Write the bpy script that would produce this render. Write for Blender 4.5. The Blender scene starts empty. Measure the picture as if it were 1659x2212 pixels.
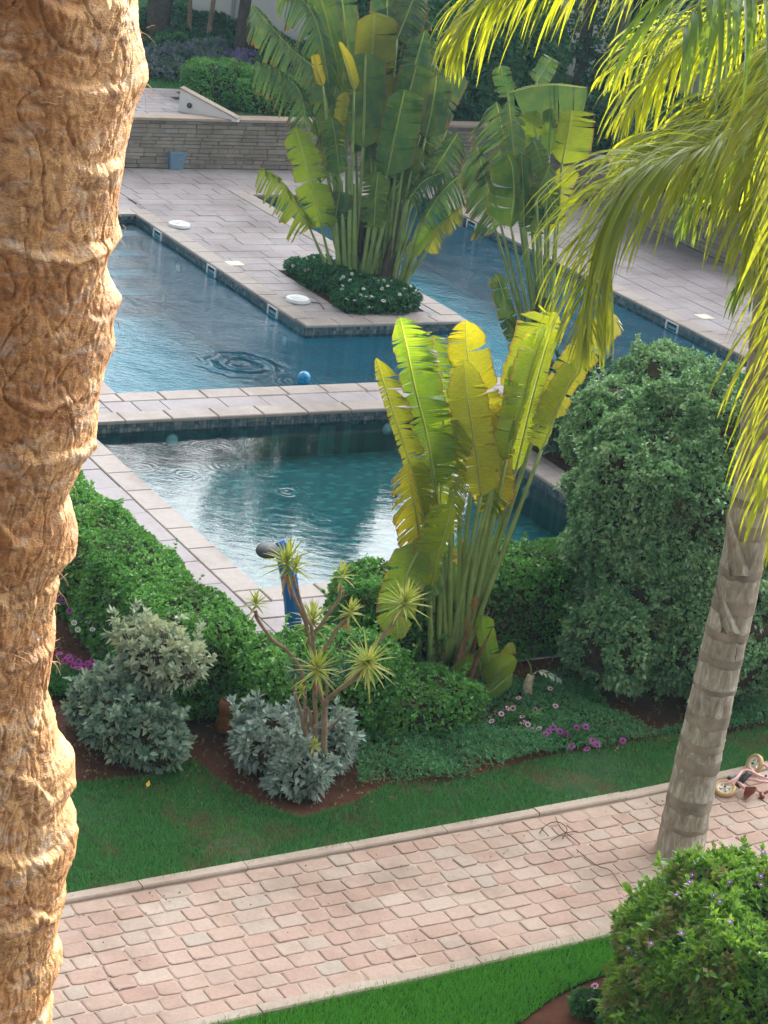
import bpy, math, time
import numpy as np
from mathutils import Vector, Matrix, noise as mn

T0 = time.time()
R = math.radians
rng = np.random.default_rng(7)
sc = bpy.context.scene
col = sc.collection

# ------------------------------------------------------------------ camera
CAM_H, PITCH, ROLL, FPX = 9.0, R(20.273), R(7.547), 4731.0
c_, s_ = math.cos(ROLL), math.sin(ROLL)
FWD = np.array([0, math.cos(PITCH), -math.sin(PITCH)])
_R0 = np.array([1.0, 0, 0]); _U0 = np.cross(_R0, FWD)
RGT = c_ * _R0 + s_ * _U0
UPV = -s_ * _R0 + c_ * _U0
cam_d = bpy.data.cameras.new('camera')
cam_d.sensor_fit = 'VERTICAL'; cam_d.sensor_height = 36.0; cam_d.sensor_width = 27.0
cam_d.lens = 36.0 * FPX / 2212.0
cam_d.clip_start = 0.1; cam_d.clip_end = 2000
cam = bpy.data.objects.new('camera', cam_d)
cam.matrix_world = Matrix(((RGT[0], UPV[0], -FWD[0], 0), (RGT[1], UPV[1], -FWD[1], 0),
                           (RGT[2], UPV[2], -FWD[2], CAM_H), (0, 0, 0, 1)))
col.objects.link(cam); sc.camera = cam

# ------------------------------------------------------------------ light
SUN_EL, SUN_AZ = R(17.0), R(26.0)       # azimuth measured from +Y towards +X
world = bpy.data.worlds.new('World'); sc.world = world; world.use_nodes = True
wn = world.node_tree
sky = wn.nodes.new('ShaderNodeTexSky'); sky.sky_type = 'NISHITA'; sky.sun_disc = False
sky.sun_elevation = SUN_EL; sky.sun_rotation = SUN_AZ
sky.dust_density = 2.0; sky.air_density = 1.0; sky.ozone_density = 1.0; sky.altitude = 0
# thin bright cloud over the blue sky, the same all the way round
wtc = wn.nodes.new('ShaderNodeTexCoord'); wmp = wn.nodes.new('ShaderNodeMapping'); wmp.inputs['Scale'].default_value = (1, 1, 2.6)
wnz = wn.nodes.new('ShaderNodeTexNoise'); wnz.inputs['Scale'].default_value = 2.1; wnz.inputs['Detail'].default_value = 7; wnz.inputs['Roughness'].default_value = .55
wrp = wn.nodes.new('ShaderNodeValToRGB'); wrp.color_ramp.elements[0].position = .30; wrp.color_ramp.elements[1].position = .55
wrp.color_ramp.elements[0].color = (.45, .45, .45, 1); wrp.color_ramp.elements[1].color = (.92, .92, .92, 1)
wmx = wn.nodes.new('ShaderNodeMix'); wmx.data_type = 'RGBA'
wn.links.new(wtc.outputs['Generated'], wmp.inputs[0]); wn.links.new(wmp.outputs[0], wnz.inputs['Vector'])
wn.links.new(wnz.outputs['Fac'], wrp.inputs[0]); wn.links.new(wrp.outputs[0], wmx.inputs[0])
# the thin cloud glows towards the low sun
wdt = wn.nodes.new('ShaderNodeVectorMath'); wdt.operation = 'DOT_PRODUCT'; wnm = wn.nodes.new('ShaderNodeVectorMath'); wnm.operation = 'NORMALIZE'
wn.links.new(wtc.outputs['Generated'], wnm.inputs[0]); wn.links.new(wnm.outputs[0], wdt.inputs[0])
wdt.inputs[1].default_value = (math.sin(SUN_AZ) * math.cos(SUN_EL), math.cos(SUN_AZ) * math.cos(SUN_EL), math.sin(SUN_EL))
def wm(op, a, b):
    n = wn.nodes.new('ShaderNodeMath'); n.operation = op
    for v, i in ((a, 0), (b, 1)):
        if isinstance(v, (int, float)): n.inputs[i].default_value = v
        else: wn.links.new(v, n.inputs[i])
    return n.outputs[0]
glow = wm('ADD', wm('MULTIPLY', wm('POWER', wm('MAXIMUM', wdt.outputs['Value'], 0.0), 2.4), 17.0), 1.0)
wvs = wn.nodes.new('ShaderNodeVectorMath'); wvs.operation = 'SCALE'; wvs.inputs[0].default_value = (2.1, 2.12, 2.15)
wn.links.new(glow, wvs.inputs['Scale']); wn.links.new(wvs.outputs[0], wmx.inputs[7])
wn.links.new(sky.outputs[0], wmx.inputs[6]); wn.links.new(wmx.outputs[2], wn.nodes['Background'].inputs[0])
wn.nodes['Background'].inputs[1].default_value = 0.15
sun_d = bpy.data.lights.new('sun', 'SUN'); sun_d.energy = 5.0; sun_d.angle = R(0.6)
sun_d.color = (1.0, 0.86, 0.66)
sun = bpy.data.objects.new('sun', sun_d); col.objects.link(sun)
SUN_DIR = Vector((math.sin(SUN_AZ) * math.cos(SUN_EL), math.cos(SUN_AZ) * math.cos(SUN_EL), math.sin(SUN_EL)))
sun.rotation_euler = SUN_DIR.to_track_quat('Z', 'Y').to_euler()
sun.location = (20, 30, 30)
sc.view_settings.view_transform = 'Standard'; sc.view_settings.look = 'None'
sc.view_settings.gamma = 1.0; sc.view_settings.use_curve_mapping = False
sc.view_settings.exposure = 1.15
sc.render.engine = 'CYCLES'
sc.cycles.max_bounces = 8; sc.cycles.transparent_max_bounces = 16
sc.cycles.volume_bounces = 1

# ------------------------------------------------------------------ surveying helpers
def ray(x, y):
    return FWD * FPX + RGT * (x - 829.5) - UPV * (y - 1106.0)
CO = np.array([0, 0, CAM_H])
def G(x, y, z=0.0):                     # survey point on a level
    d = ray(x, y); return CO + d * ((z - CAM_H) / d[2])
def W(x, y, Y):                         # survey point at a depth
    d = ray(x, y); return CO + d * (Y / d[1])
def proj(p):
    v = np.asarray(p) - CO; f = v @ FWD
    return 829.5 + FPX * (v @ RGT) / f, 1106.0 - FPX * (v @ UPV) / f
TH = R(31.1)
EU = np.array([math.cos(TH), math.sin(TH)]); EV = np.array([-math.sin(TH), math.cos(TH)])
def UV(u, v, z=0.0):
    p = u * EU + v * EV; return np.array([p[0], p[1], z])
def touv(p):
    return float(p[0] * EU[0] + p[1] * EU[1]), float(p[0] * EV[0] + p[1] * EV[1])
def nrm(v):
    v = np.asarray(v, float); n = np.linalg.norm(v, axis=-1, keepdims=True); return v / np.maximum(n, 1e-9)
UPW = np.array([0, 0, 1.0])

# ------------------------------------------------------------------ materials
MATS = {}
class NT:
    def __init__(s, name):
        s.m = bpy.data.materials.new(name); s.m.use_nodes = True
        s.t = s.m.node_tree; s.n = s.t.nodes; s.l = s.t.links
        s.b = s.n['Principled BSDF']; s.out = s.n['Material Output']
        MATS[name] = s.m
    def new(s, t, **kw):
        n = s.n.new(t)
        for k, v in kw.items(): setattr(n, k, v)
        return n
    def link(s, a, b): s.l.new(a, b)
    def pos(s):
        return s.new('ShaderNodeNewGeometry').outputs['Position']
    def objc(s):
        return s.new('ShaderNodeTexCoord').outputs['Object']
    def mapping(s, vec, scale=(1, 1, 1), rot=(0, 0, 0), loc=(0, 0, 0)):
        m = s.new('ShaderNodeMapping'); s.link(vec, m.inputs[0])
        m.inputs['Scale'].default_value = scale; m.inputs['Rotation'].default_value = rot
        m.inputs['Location'].default_value = loc
        return m.outputs[0]
    def noise(s, vec, scale, detail=4, rough=.55, dist=0):
        n = s.new('ShaderNodeTexNoise'); s.link(vec, n.inputs['Vector'])
        n.inputs['Scale'].default_value = scale; n.inputs['Detail'].default_value = detail
        n.inputs['Roughness'].default_value = rough; n.inputs['Distortion'].default_value = dist
        return n.outputs['Fac']
    def ramp(s, fac, stops):
        r = s.new('ShaderNodeValToRGB'); s.link(fac, r.inputs[0]); e = r.color_ramp.elements
        while len(e) < len(stops): e.new(.5)
        for q, (p, c) in zip(e, stops):
            q.position = p; q.color = (*c, 1) if len(c) == 3 else c
        return r.outputs[0]
    def mix(s, fac, a, b, mode='MIX'):
        m = s.new('ShaderNodeMix', data_type='RGBA', blend_type=mode)
        for v, i in ((fac, 0), (a, 6), (b, 7)):
            if isinstance(v, (int, float)): m.inputs[i].default_value = v
            elif isinstance(v, (tuple, list)): m.inputs[i].default_value = (*v, 1)
            else: s.link(v, m.inputs[i])
        return m.outputs[2]
    def math(s, op, a, b=None, clamp=False):
        m = s.new('ShaderNodeMath', operation=op, use_clamp=clamp)
        for v, i in ((a, 0), (b, 1)):
            if v is None: continue
            if isinstance(v, (int, float)): m.inputs[i].default_value = v
            else: s.link(v, m.inputs[i])
        return m.outputs[0]
    def bump(s, h, strength=.5, dist=.01, normal=None):
        b = s.new('ShaderNodeBump'); s.link(h, b.inputs['Height'])
        b.inputs['Strength'].default_value = strength; b.inputs['Distance'].default_value = dist
        if normal is not None: s.link(normal, b.inputs['Normal'])
        return b.outputs[0]
    def base(s, c): 
        if isinstance(c, tuple): s.b.inputs['Base Color'].default_value = (*c, 1)
        else: s.link(c, s.b.inputs['Base Color'])
    def set(s, rough=.6, spec=.5, metal=0.0):
        s.b.inputs['Roughness'].default_value = rough
        s.b.inputs['Specular IOR Level'].default_value = spec
        s.b.inputs['Metallic'].default_value = metal
    def normal(s, n): s.link(n, s.b.inputs['Normal'])

def simple(name, c, rough=.6, spec=.5, var=.25, scale=6, bump=.2, bscale=40, bd=.004):
    t = NT(name); p = t.objc()
    n = t.noise(p, scale, 5)
    d = tuple(x * (1 - var) for x in c); l = tuple(min(1, x * (1 + var)) for x in c)
    t.base(t.ramp(n, [(.3, d), (.7, l)])); t.set(rough, spec)
    if bump: t.normal(t.bump(t.noise(p, bscale, 4), bump, bd))
    return t.m

def leafmat(name, cols, trans=None, tw=.35, rough=.45, spec=.5, clump=1.6, dead=None, deadamt=.0, objcol=False):
    """cols: list of colours spread over single leaves; slow noise shifts whole clumps"""
    t = NT(name); geo = t.new('ShaderNodeNewGeometry')
    rnd = geo.outputs['Random Per Island']
    big = t.noise(geo.outputs['Position'], clump, 2)
    f = t.math('ADD', t.math('MULTIPLY', rnd, .7), t.math('MULTIPLY', t.math('SUBTRACT', big, .28), .9), True)
    c = t.ramp(f, [(i / (len(cols) - 1), q) for i, q in enumerate(cols)])
    if dead is not None:
        n2 = t.noise(geo.outputs['Position'], 2.3, 3)
        k = t.math('ADD', n2, t.math('MULTIPLY', rnd, .25))
        m = t.math('GREATER_THAN', k, 1 - deadamt)
        c = t.mix(m, c, dead)
    t.base(c); t.set(rough, spec)
    tr = t.new('ShaderNodeBsdfTranslucent')
    if trans is None: t.link(c, tr.inputs[0])
    else: t.link(t.mix(.7, c, trans), tr.inputs[0])
    ms = t.new('ShaderNodeMixShader'); ms.inputs[0].default_value = tw
    t.link(t.b.outputs[0], ms.inputs[1]); t.link(tr.outputs[0], ms.inputs[2]); t.link(ms.outputs[0], t.out.inputs[0])
    return t.m

# ------------------------------------------------------------------ object helpers
def tag(o, label=None, cat=None, group=None, kind=None):
    if label: o['label'] = label
    if cat: o['category'] = cat
    if group: o['group'] = group
    if kind: o['kind'] = kind
    return o
def empty(name, loc, label, cat, group=None):
    o = bpy.data.objects.new(name, None); col.objects.link(o)
    o.location = tuple(float(q) for q in loc); o.empty_display_size = .1
    return tag(o, label, cat, group)
def mesh(name, V, F, mat=None, smooth=False, uv=None):
    """fast mesh from arrays; F: (n,3) or (n,4) arrays or list of lists"""
    me = bpy.data.meshes.new(name)
    V = np.asarray(V, np.float32)
    if isinstance(F, np.ndarray) and F.ndim == 2:
        me.vertices.add(len(V)); me.vertices.foreach_set('co', V.ravel())
        k = F.shape[1]; n = len(F)
        me.loops.add(n * k); me.loops.foreach_set('vertex_index', F.astype(np.int32).ravel())
        me.polygons.add(n); me.polygons.foreach_set('loop_start', np.arange(0, n * k, k, dtype=np.int32))
        me.polygons.foreach_set('loop_total', np.full(n, k, dtype=np.int32))
        me.update(calc_edges=True)
        if uv is not None:
            ul = me.uv_layers.new(name='leaf'); ul.data.foreach_set('uv', np.asarray(uv, np.float32)[F.ravel()].ravel())
    else:
        me.from_pydata([tuple(map(float, v)) for v in V], [], [tuple(int(i) for i in f) for f in F]); me.update()
    if smooth: me.polygons.foreach_set('use_smooth', np.ones(len(me.polygons), bool))
    if mat is not None: me.materials.append(mat)
    return me
def obj(name, me, parent=None, **kw):
    o = bpy.data.objects.new(name, me); col.objects.link(o)
    if parent is not None:
        o.parent = parent; o.matrix_parent_inverse = Matrix.Translation(-Vector(parent_origin(parent)))
    tag(o, **kw)
    return o
def parent_origin(p):
    v = Vector(p.location); q = p.parent
    while q is not None:
        if q.type == 'EMPTY': v = Vector(q.location)
        q = q.parent
    return v
ORIG = {}
def part(name, V, F, mat, parent, smooth=False, uv=None, **kw):
    """geometry given in world coordinates, stored relative to the thing's base"""
    root = parent
    while root is not None and root.parent is not None: root = root.parent
    off = np.array(root.location) if root is not None and root.type == 'EMPTY' else np.zeros(3)
    me = mesh(name, np.asarray(V, float) - off, F, mat, smooth, uv)
    o = bpy.data.objects.new(name, me); col.objects.link(o)
    if parent is not None: o.parent = parent
    tag(o, **kw)
    return o
def inst(name, me, M, parent, **kw):
    """shared mesh placed by a world matrix under a thing whose base is an Empty or a mesh at the origin"""
    o = bpy.data.objects.new(name, me); col.objects.link(o)
    root = parent
    while root is not None and root.parent is not None: root = root.parent
    off = Vector(root.location) if root is not None else Vector((0, 0, 0))
    if parent is not None: o.parent = parent
    o.matrix_local = Matrix.Translation(-off) @ M
    tag(o, **kw)
    return o

class MB:
    def __init__(s): s.V = []; s.F = []; s.n = 0
    def add(s, V, F):
        V = np.asarray(V, float); s.V.append(V); s.F += [[i + s.n for i in f] for f in F]; s.n += len(V)
    def box(s, c, h, ax=None):
        c = np.asarray(c, float); ax = np.eye(3) if ax is None else np.asarray(ax, float)
        P = [c + ax[0] * h[0] * i + ax[1] * h[1] * j + ax[2] * h[2] * k for k in (-1, 1) for j in (-1, 1) for i in (-1, 1)]
        s.add(P, [(0, 2, 3, 1), (4, 5, 7, 6), (0, 1, 5, 4), (2, 6, 7, 3), (0, 4, 6, 2), (1, 3, 7, 5)])
    def tube(s, pts, rad, n=8, cap=True):
        V, F = tube(pts, rad, n, cap); s.add(V, F)
    def build(s, name, mat, parent=None, smooth=False, **kw):
        return part(name, np.concatenate(s.V), s.F, mat, parent, smooth, **kw)

def frame_of(T, up=UPW):
    T = nrm(T); S = np.cross(T, up)
    if np.linalg.norm(S) < 1e-4: S = np.cross(T, [1.0, 0, 0])
    S = nrm(S); return T, S, np.cross(S, T)
def tube(pts, rad, n=8, cap=True):
    pts = np.asarray(pts, float); m = len(pts)
    rad = np.full(m, rad) if np.isscalar(rad) else np.interp(np.linspace(0, 1, m), np.linspace(0, 1, len(rad)), rad)
    T = np.gradient(pts, axis=0); V = []; S0 = None
    for i in range(m):
        t = nrm(T[i])
        if S0 is None: _, S0, _ = frame_of(t)
        S0 = nrm(S0 - t * (S0 @ t)); B = np.cross(t, S0)
        a = np.arange(n) * 2 * np.pi / n
        V.append(pts[i] + rad[i] * (np.outer(np.cos(a), S0) + np.outer(np.sin(a), B)))
    V = np.concatenate(V); F = []
    for i in range(m - 1):
        for j in range(n):
            k = (j + 1) % n; F.append((i * n + j, i * n + k, (i + 1) * n + k, (i + 1) * n + j))
    if cap: F.append(tuple(range(n - 1, -1, -1))); F.append(tuple((m - 1) * n + j for j in range(n)))
    return V, F
def catmull(P, n):
    P = np.asarray(P, float)
    if len(P) == 2: return P[0] + np.linspace(0, 1, n)[:, None] * (P[1] - P[0])
    Q = np.vstack([2 * P[0] - P[1], P, 2 * P[-1] - P[-2]])
    d = np.r_[0, np.cumsum(np.linalg.norm(np.diff(P, axis=0), axis=1))]; d /= d[-1]
    out = []
    for t in np.linspace(0, 1, n):
        i = min(np.searchsorted(d, t, 'right') - 1, len(P) - 2); i = max(i, 0)
        u = (t - d[i]) / (d[i + 1] - d[i]); a, b, c, e = Q[i], Q[i + 1], Q[i + 2], Q[i + 3]
        out.append(.5 * ((2 * b) + (-a + c) * u + (2 * a - 5 * b + 4 * c - e) * u * u + (-a + 3 * b - 3 * c + e) * u ** 3))
    return np.array(out)
def lathe(prof, n, c, ax=None):
    ax = np.eye(3) if ax is None else ax; V = []; F = []; a = np.arange(n) * 2 * np.pi / n
    for r, z in prof:
        V.append(np.asarray(c) + r * (np.outer(np.cos(a), ax[0]) + np.outer(np.sin(a), ax[1])) + z * ax[2])
    for i in range(len(prof) - 1):
        for j in range(n): k = (j + 1) % n; F.append((i * n + j, i * n + k, (i + 1) * n + k, (i + 1) * n + j))
    F.append(tuple(range(n - 1, -1, -1))); F.append(tuple((len(prof) - 1) * n + j for j in range(n)))
    return np.concatenate(V), F

# ------------------------------------------------------------------ foliage
def leaves(P, N, length, width, per=4, spread=.8, up=.25, fold=.15, jitter=.5, rnd=None):
    """whorls of small folded leaves: returns V (4 verts each), F tris"""
    g = rnd or rng
    n = len(P) * per
    C = np.repeat(P, per, 0); Nn = np.repeat(N, per, 0)
    D = nrm(Nn * .75 + g.normal(size=(n, 3)) * spread + UPW * up)
    L = length * (1 + jitter * (g.random(n) - .5))[:, None]; Wd = width * (1 + jitter * (g.random(n) - .5))[:, None]
    S = nrm(np.cross(D, nrm(Nn + g.normal(size=(n, 3)) * .5)))
    B = np.cross(S, D)
    b = C + D * L * .08; m = C + D * L * .5 + B * 0; t = C + D * L - UPW * L * .12
    l = m + S * Wd * .5 + B * Wd * fold; r = m - S * Wd * .5 + B * Wd * fold
    V = np.stack([b, l, t, r], 1).reshape(-1, 3)
    i = np.arange(n)[:, None] * 4
    F = np.concatenate([np.hstack([i, i + 2, i + 1]), np.hstack([i, i + 3, i + 2])], 1).reshape(-1, 3)
    return V, F
def sq_surface(c, h, ax, e=4.0, n=1000, amp=.05, freq=3.0, seed=0, zmin=None):
    """n points on a noisy rounded box"""
    h = np.asarray(h, float); a, b, d = h
    ar = np.array([b * d, b * d, a * d, a * d, a * b, a * b * .15]); ar /= ar.sum()
    f = rng.choice(6, size=n, p=ar); q = rng.uniform(-1, 1, (n, 3))
    for k in range(6):
        q[f == k, k // 2] = 1 if k % 2 == 0 else -1
    s = (np.abs(q) ** e).sum(1) ** (-1 / e); q = q * s[:, None]
    g = np.sign(q) * np.abs(q) ** (e - 1) / h
    X = np.asarray(ax)
    Nn = nrm(g @ X); P = np.asarray(c) + (q * h) @ X
    dis = np.array([mn.noise(Vector(p * freq + seed)) + .5 * mn.noise(Vector(p * freq * 2.7 + seed)) for p in P])
    P = P + Nn * (dis * amp)[:, None]
    if zmin is not None: k = P[:, 2] > zmin; P, Nn, dis = P[k], Nn[k], dis[k]
    return P, Nn, dis
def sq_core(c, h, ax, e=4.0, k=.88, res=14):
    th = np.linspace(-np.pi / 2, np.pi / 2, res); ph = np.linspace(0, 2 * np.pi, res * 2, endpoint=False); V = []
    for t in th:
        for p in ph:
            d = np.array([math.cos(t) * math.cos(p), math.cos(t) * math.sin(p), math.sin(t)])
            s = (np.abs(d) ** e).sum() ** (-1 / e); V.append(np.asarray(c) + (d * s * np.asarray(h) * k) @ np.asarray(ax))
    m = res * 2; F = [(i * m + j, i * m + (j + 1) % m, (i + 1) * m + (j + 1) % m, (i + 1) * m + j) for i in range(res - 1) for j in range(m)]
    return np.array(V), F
def rotax(a, tilt=0):
    return np.array([[math.cos(a), math.sin(a), 0], [-math.sin(a), math.cos(a), 0], [0, 0, 1.0]])
def inside(p, c, h, ax, e, k=.93):
    q = ((p - np.asarray(c)) @ np.asarray(ax).T) / (np.asarray(h) * k)
    return (np.abs(q) ** e).sum(1) < 1

def shrub(name, lobes, label, cat, mat, coremat, ll=.05, lw=.025, per=4, dens=900, e=3.0, amp=.07, group=None,
          spread=.8, up=.25, sprigs=0, seed=0, corek=.88, zmin=.0, foliage='foliage', base=None, freq=3.0):
    """lobes: list of (centre, half sizes, angle)"""
    c0 = np.mean([l[0] for l in lobes], 0) if base is None else np.asarray(base)
    zb = min(l[0][2] - l[1][2] for l in lobes)
    o = empty(name, (c0[0], c0[1], max(zb, zmin - .0)), label, cat, group)
    AP, AN = [], []; core = MB()
    for i, (c, h, a) in enumerate(lobes):
        ax = rotax(a); h = np.asarray(h, float)
        area = 8 * (h[0] * h[1] * .6 + h[0] * h[2] + h[1] * h[2])
        P, N, d = sq_surface(c, h, ax, e, int(area * dens), amp, freq, seed + i * 3.7, zmin)
        k = np.ones(len(P), bool)
        for j, (c2, h2, a2) in enumerate(lobes):
            if j != i: k &= ~inside(P, c2, h2, rotax(a2), e)
        P, N = P[k], N[k]
        P = P - N * (rng.random(len(P)) ** 2 * .09)[:, None]
        AP.append(P); AN.append(N)
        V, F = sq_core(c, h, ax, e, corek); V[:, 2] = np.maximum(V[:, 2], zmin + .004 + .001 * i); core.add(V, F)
    P = np.concatenate(AP); N = np.concatenate(AN)
    if sprigs:
        idx = rng.choice(len(P), sprigs); ex, en = [], []
        for q in idx:
            if N[q][2] < -.1: continue
            d = nrm(N[q] * .6 + UPW * .7 + rng.normal(size=3) * .25); L = rng.uniform(.06, .2)
            for s in np.arange(.2, 1.01, .2): ex.append(P[q] + d * L * s); en.append(d)
        P = np.vstack([P, ex]); N = np.vstack([N, en])
    V, F = leaves(P, N, ll, lw, per, spread, up)
    part(foliage, V, F, mat, o)
    core.build('shade_core', coremat, o)  # added opaque dark core, blocks see-through and stands in for inner shade
    return o, P, N

def scatter(name, P, label, cat, mat, h=.04, w=.004, lean=.5, kind='stuff', parent=None):
    """grass blades"""
    n = len(P); a = rng.random(n) * 2 * np.pi; H = h * rng.uniform(.5, 1.25, n)
    d = np.stack([np.cos(a), np.sin(a), np.zeros(n)], 1); b = rng.random(n) * 2 * np.pi
    l = np.stack([np.cos(b), np.sin(b), np.zeros(n)], 1) * (lean * H * rng.random(n))[:, None]
    V = np.stack([P - d * w / 2, P + d * w / 2, P + l + UPW * H[:, None]], 1).reshape(-1, 3)
    F = np.arange(n * 3).reshape(-1, 3)
    return part(name, V, F, mat, parent, label=label, cat=cat, kind=kind)
def in_poly(P, poly):
    x, y = P[:, 0], P[:, 1]; r = np.zeros(len(P), bool); q = np.asarray(poly)[:, :2]
    for i in range(len(q)):
        a, b = q[i], q[i - 1]
        c = (a[1] > y) != (b[1] > y)
        with np.errstate(divide='ignore', invalid='ignore'):
            r ^= c & (x < (b[0] - a[0]) * (y - a[1]) / (b[1] - a[1] + 1e-12) + a[0])
    return r
def sample_poly(poly, dens):
    q = np.asarray(poly)[:, :2]; lo, hi = q.min(0), q.max(0)
    n = int(dens * np.prod(hi - lo)); P = np.c_[rng.uniform(lo, hi, (n, 2)), np.zeros(n)]
    return P[in_poly(P, q)]

exec_t = lambda s: print('[%5.1fs] %s' % (time.time() - T0, s))

# ================================================================== MATERIALS
def stone_tile(name, cols, nscale=3, rough=.75, bump=.25, pos_var=True, bumpscale=60):
    t = NT(name); oi = t.new('ShaderNodeObjectInfo'); p = t.pos()
    c = t.ramp(oi.outputs['Random'], [((i + .0) / (len(cols) - 1), q) for i, q in enumerate(cols)])
    n = t.noise(p, nscale, 6, .65); n2 = t.noise(p, nscale * 7, 5, .7)
    c = t.mix(t.math('MULTIPLY', n, .55), c, t.ramp(n2, [(.3, tuple(x * .62 for x in cols[0])), (.7, tuple(min(1, x * 1.2) for x in cols[-1]))]))
    st = t.ramp(t.noise(p, .8, 7, .68), [(.44, (1, 1, 1)), (.62, (.74, .71, .68)), (.78, (.50, .47, .44))])
    c = t.mix(1.0, c, st, 'MULTIPLY')
    t.base(c); t.set(rough, .35); t.normal(t.bump(t.noise(p, bumpscale, 5, .7), bump, .006))
    return t.m
M_paver = stone_tile('terracotta_paver', [(.40, .25, .195), (.46, .335, .265), (.43, .28, .22), (.48, .39, .315), (.42, .275, .215), (.41, .355, .29), (.46, .33, .265)], 5, .8, .5, bumpscale=70)
M_kerb = stone_tile('kerb_concrete', [(.40, .32, .26), (.46, .37, .30), (.43, .345, .28)], 4, .85, .5)
M_tile = stone_tile('deck_limestone', [(.27, .245, .25), (.33, .295, .30), (.295, .265, .275), (.355, .315, .315), (.31, .26, .265)], 2.2, .62, .2)
M_coping = stone_tile('coping_limestone', [(.32, .275, .25), (.36, .31, .28), (.33, .28, .25)], 2.2, .6, .2)
M_wall = stone_tile('ledge_stone', [(.34, .29, .23), (.24, .205, .17), (.38, .33, .27), (.20, .175, .15), (.31, .25, .19), (.28, .27, .25)], 6, .85, .6)
M_mortar = simple('path_mortar', (.40, .30, .24), .9, .2, .3, 5, .5, 60, .005)
M_grout = simple('deck_grout', (.10, .085, .08), .9, .2, .2, 5, .2)
def mosaic(name, cols, row=.055, mort=(.09, .12, .12)):
    t = NT(name); m = t.mapping(t.pos(), rot=(0, 0, -TH))
    br = t.new('ShaderNodeTexBrick'); t.link(m, br.inputs['Vector'])
    br.inputs['Scale'].default_value = 1; br.inputs['Brick Width'].default_value = row * 1.6; br.inputs['Row Height'].default_value = row
    br.inputs['Mortar Size'].default_value = .006; br.inputs['Color1'].default_value = (0, 0, 0, 1); br.inputs['Color2'].default_value = (1, 1, 1, 1)
    br.inputs['Mortar'].default_value = (.5, .5, .5, 1); br.inputs['Bias'].default_value = 0
    c = t.ramp(br.outputs['Color'], [(i / (len(cols) - 1), q) for i, q in enumerate(cols)])
    c = t.mix(t.math('MULTIPLY', br.outputs['Fac'], .7), c, mort)
    t.base(c); t.set(.35, .5); return t.m
M_floor1 = mosaic('teal_mosaic', [(.010, .075, .10), (.026, .14, .16), (.016, .10, .125), (.07, .26, .25)], .075)
M_floor2 = mosaic('deep_mosaic', [(.002, .33, .42), (.006, .42, .50), (.004, .37, .46)], .06, (.004, .34, .42))
M_band = stone_tile('band_mosaic', [(.05, .09, .11), (.12, .14, .13), (.03, .07, .10), (.16, .16, .14)], 9, .35, .1)
def water_mat(name, tint, rings, wave, wscale, fres=1.333, stretch=(1, 1, 1)):
    t = NT(name); p = t.pos()
    n1 = t.noise(t.mapping(p, stretch, (0, 0, R(20))), wscale, 4, .6, .4)
    n2 = t.noise(t.mapping(p, (1, 1, 1)), wscale * .22, 2, .5)
    h = t.math('ADD', t.math('ADD', t.math('MULTIPLY', n1, wave), t.math('MULTIPLY', n2, wave * 2.2)), t.math('MULTIPLY', t.noise(t.mapping(p, stretch, (0, 0, R(-12))), wscale * 3.1, 2, .5), wave * .22))
    sx = t.new('ShaderNodeSeparateXYZ'); t.link(p, sx.inputs[0])
    for (cx, cy, r0, r1, lam, amp) in rings:
        dx = t.math('SUBTRACT', sx.outputs[0], float(cx)); dy = t.math('SUBTRACT', sx.outputs[1], float(cy))
        d = t.math('SQRT', t.math('ADD', t.math('MULTIPLY', dx, dx), t.math('MULTIPLY', dy, dy)))
        d = t.math('ADD', d, t.math('MULTIPLY', t.noise(p, 2.6, 3), lam * 1.3))
        s = t.math('SINE', t.math('MULTIPLY', d, 2 * math.pi / lam))
        mr = t.new('ShaderNodeMapRange'); mr.interpolation_type = 'SMOOTHSTEP'; t.link(d, mr.inputs[0])
        mr.inputs[1].default_value = r1; mr.inputs[2].default_value = r1 * .8; mr.inputs[3].default_value = 0; mr.inputs[4].default_value = 1
        mi = t.new('ShaderNodeMapRange'); mi.interpolation_type = 'SMOOTHSTEP'; t.link(d, mi.inputs[0])
        mi.inputs[1].default_value = r0 * .5; mi.inputs[2].default_value = max(r0, .02); mi.inputs[3].default_value = .25; mi.inputs[4].default_value = 1
        h = t.math('ADD', h, t.math('MULTIPLY', t.math('MULTIPLY', s, amp), t.math('MULTIPLY', mr.outputs[0], mi.outputs[0])))
    nb = t.bump(h, 1.0, 1.0)
    gl = t.new('ShaderNodeBsdfGlossy'); gl.inputs['Roughness'].default_value = .03; t.link(nb, gl.inputs['Normal'])
    tr = t.new('ShaderNodeBsdfTransparent'); tr.inputs[0].default_value = (*tint, 1)
    fr = t.new('ShaderNodeFresnel'); fr.inputs[0].default_value = fres; t.link(nb, fr.inputs['Normal'])
    ms = t.new('ShaderNodeMixShader'); t.link(fr.outputs[0], ms.inputs[0])
    t.link(tr.outputs[0], ms.inputs[1]); t.link(gl.outputs[0], ms.inputs[2]); t.link(ms.outputs[0], t.out.inputs[0])
    return t.m
def gw(x, y): p = G(x, y, -.16); return p[0], p[1]
M_water1 = water_mat('pool_water', (.38, .84, .92),
    [(*gw(520, 788), .3, .90, .30, .045), (*gw(640, 825), .05, .5, .09, .003)], .018, 8, stretch=(1, 1.8, 1))
M_water2 = water_mat('paddling_water', (.62, .92, .94),
    [(*gw(x, y), .03, r, .085, a) for x, y, r, a in ((460, 968, .40, .0009), (490, 1005, .38, .0007), (400, 1025, .3, .0005), (305, 1010, .35, .0004), (575, 1020, .3, .0007), (620, 1062, .25, .0008))], .0028, 3.2, stretch=(1, 2.2, 1))
M_soil = NT('red_soil'); _p = M_soil.pos()
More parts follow.
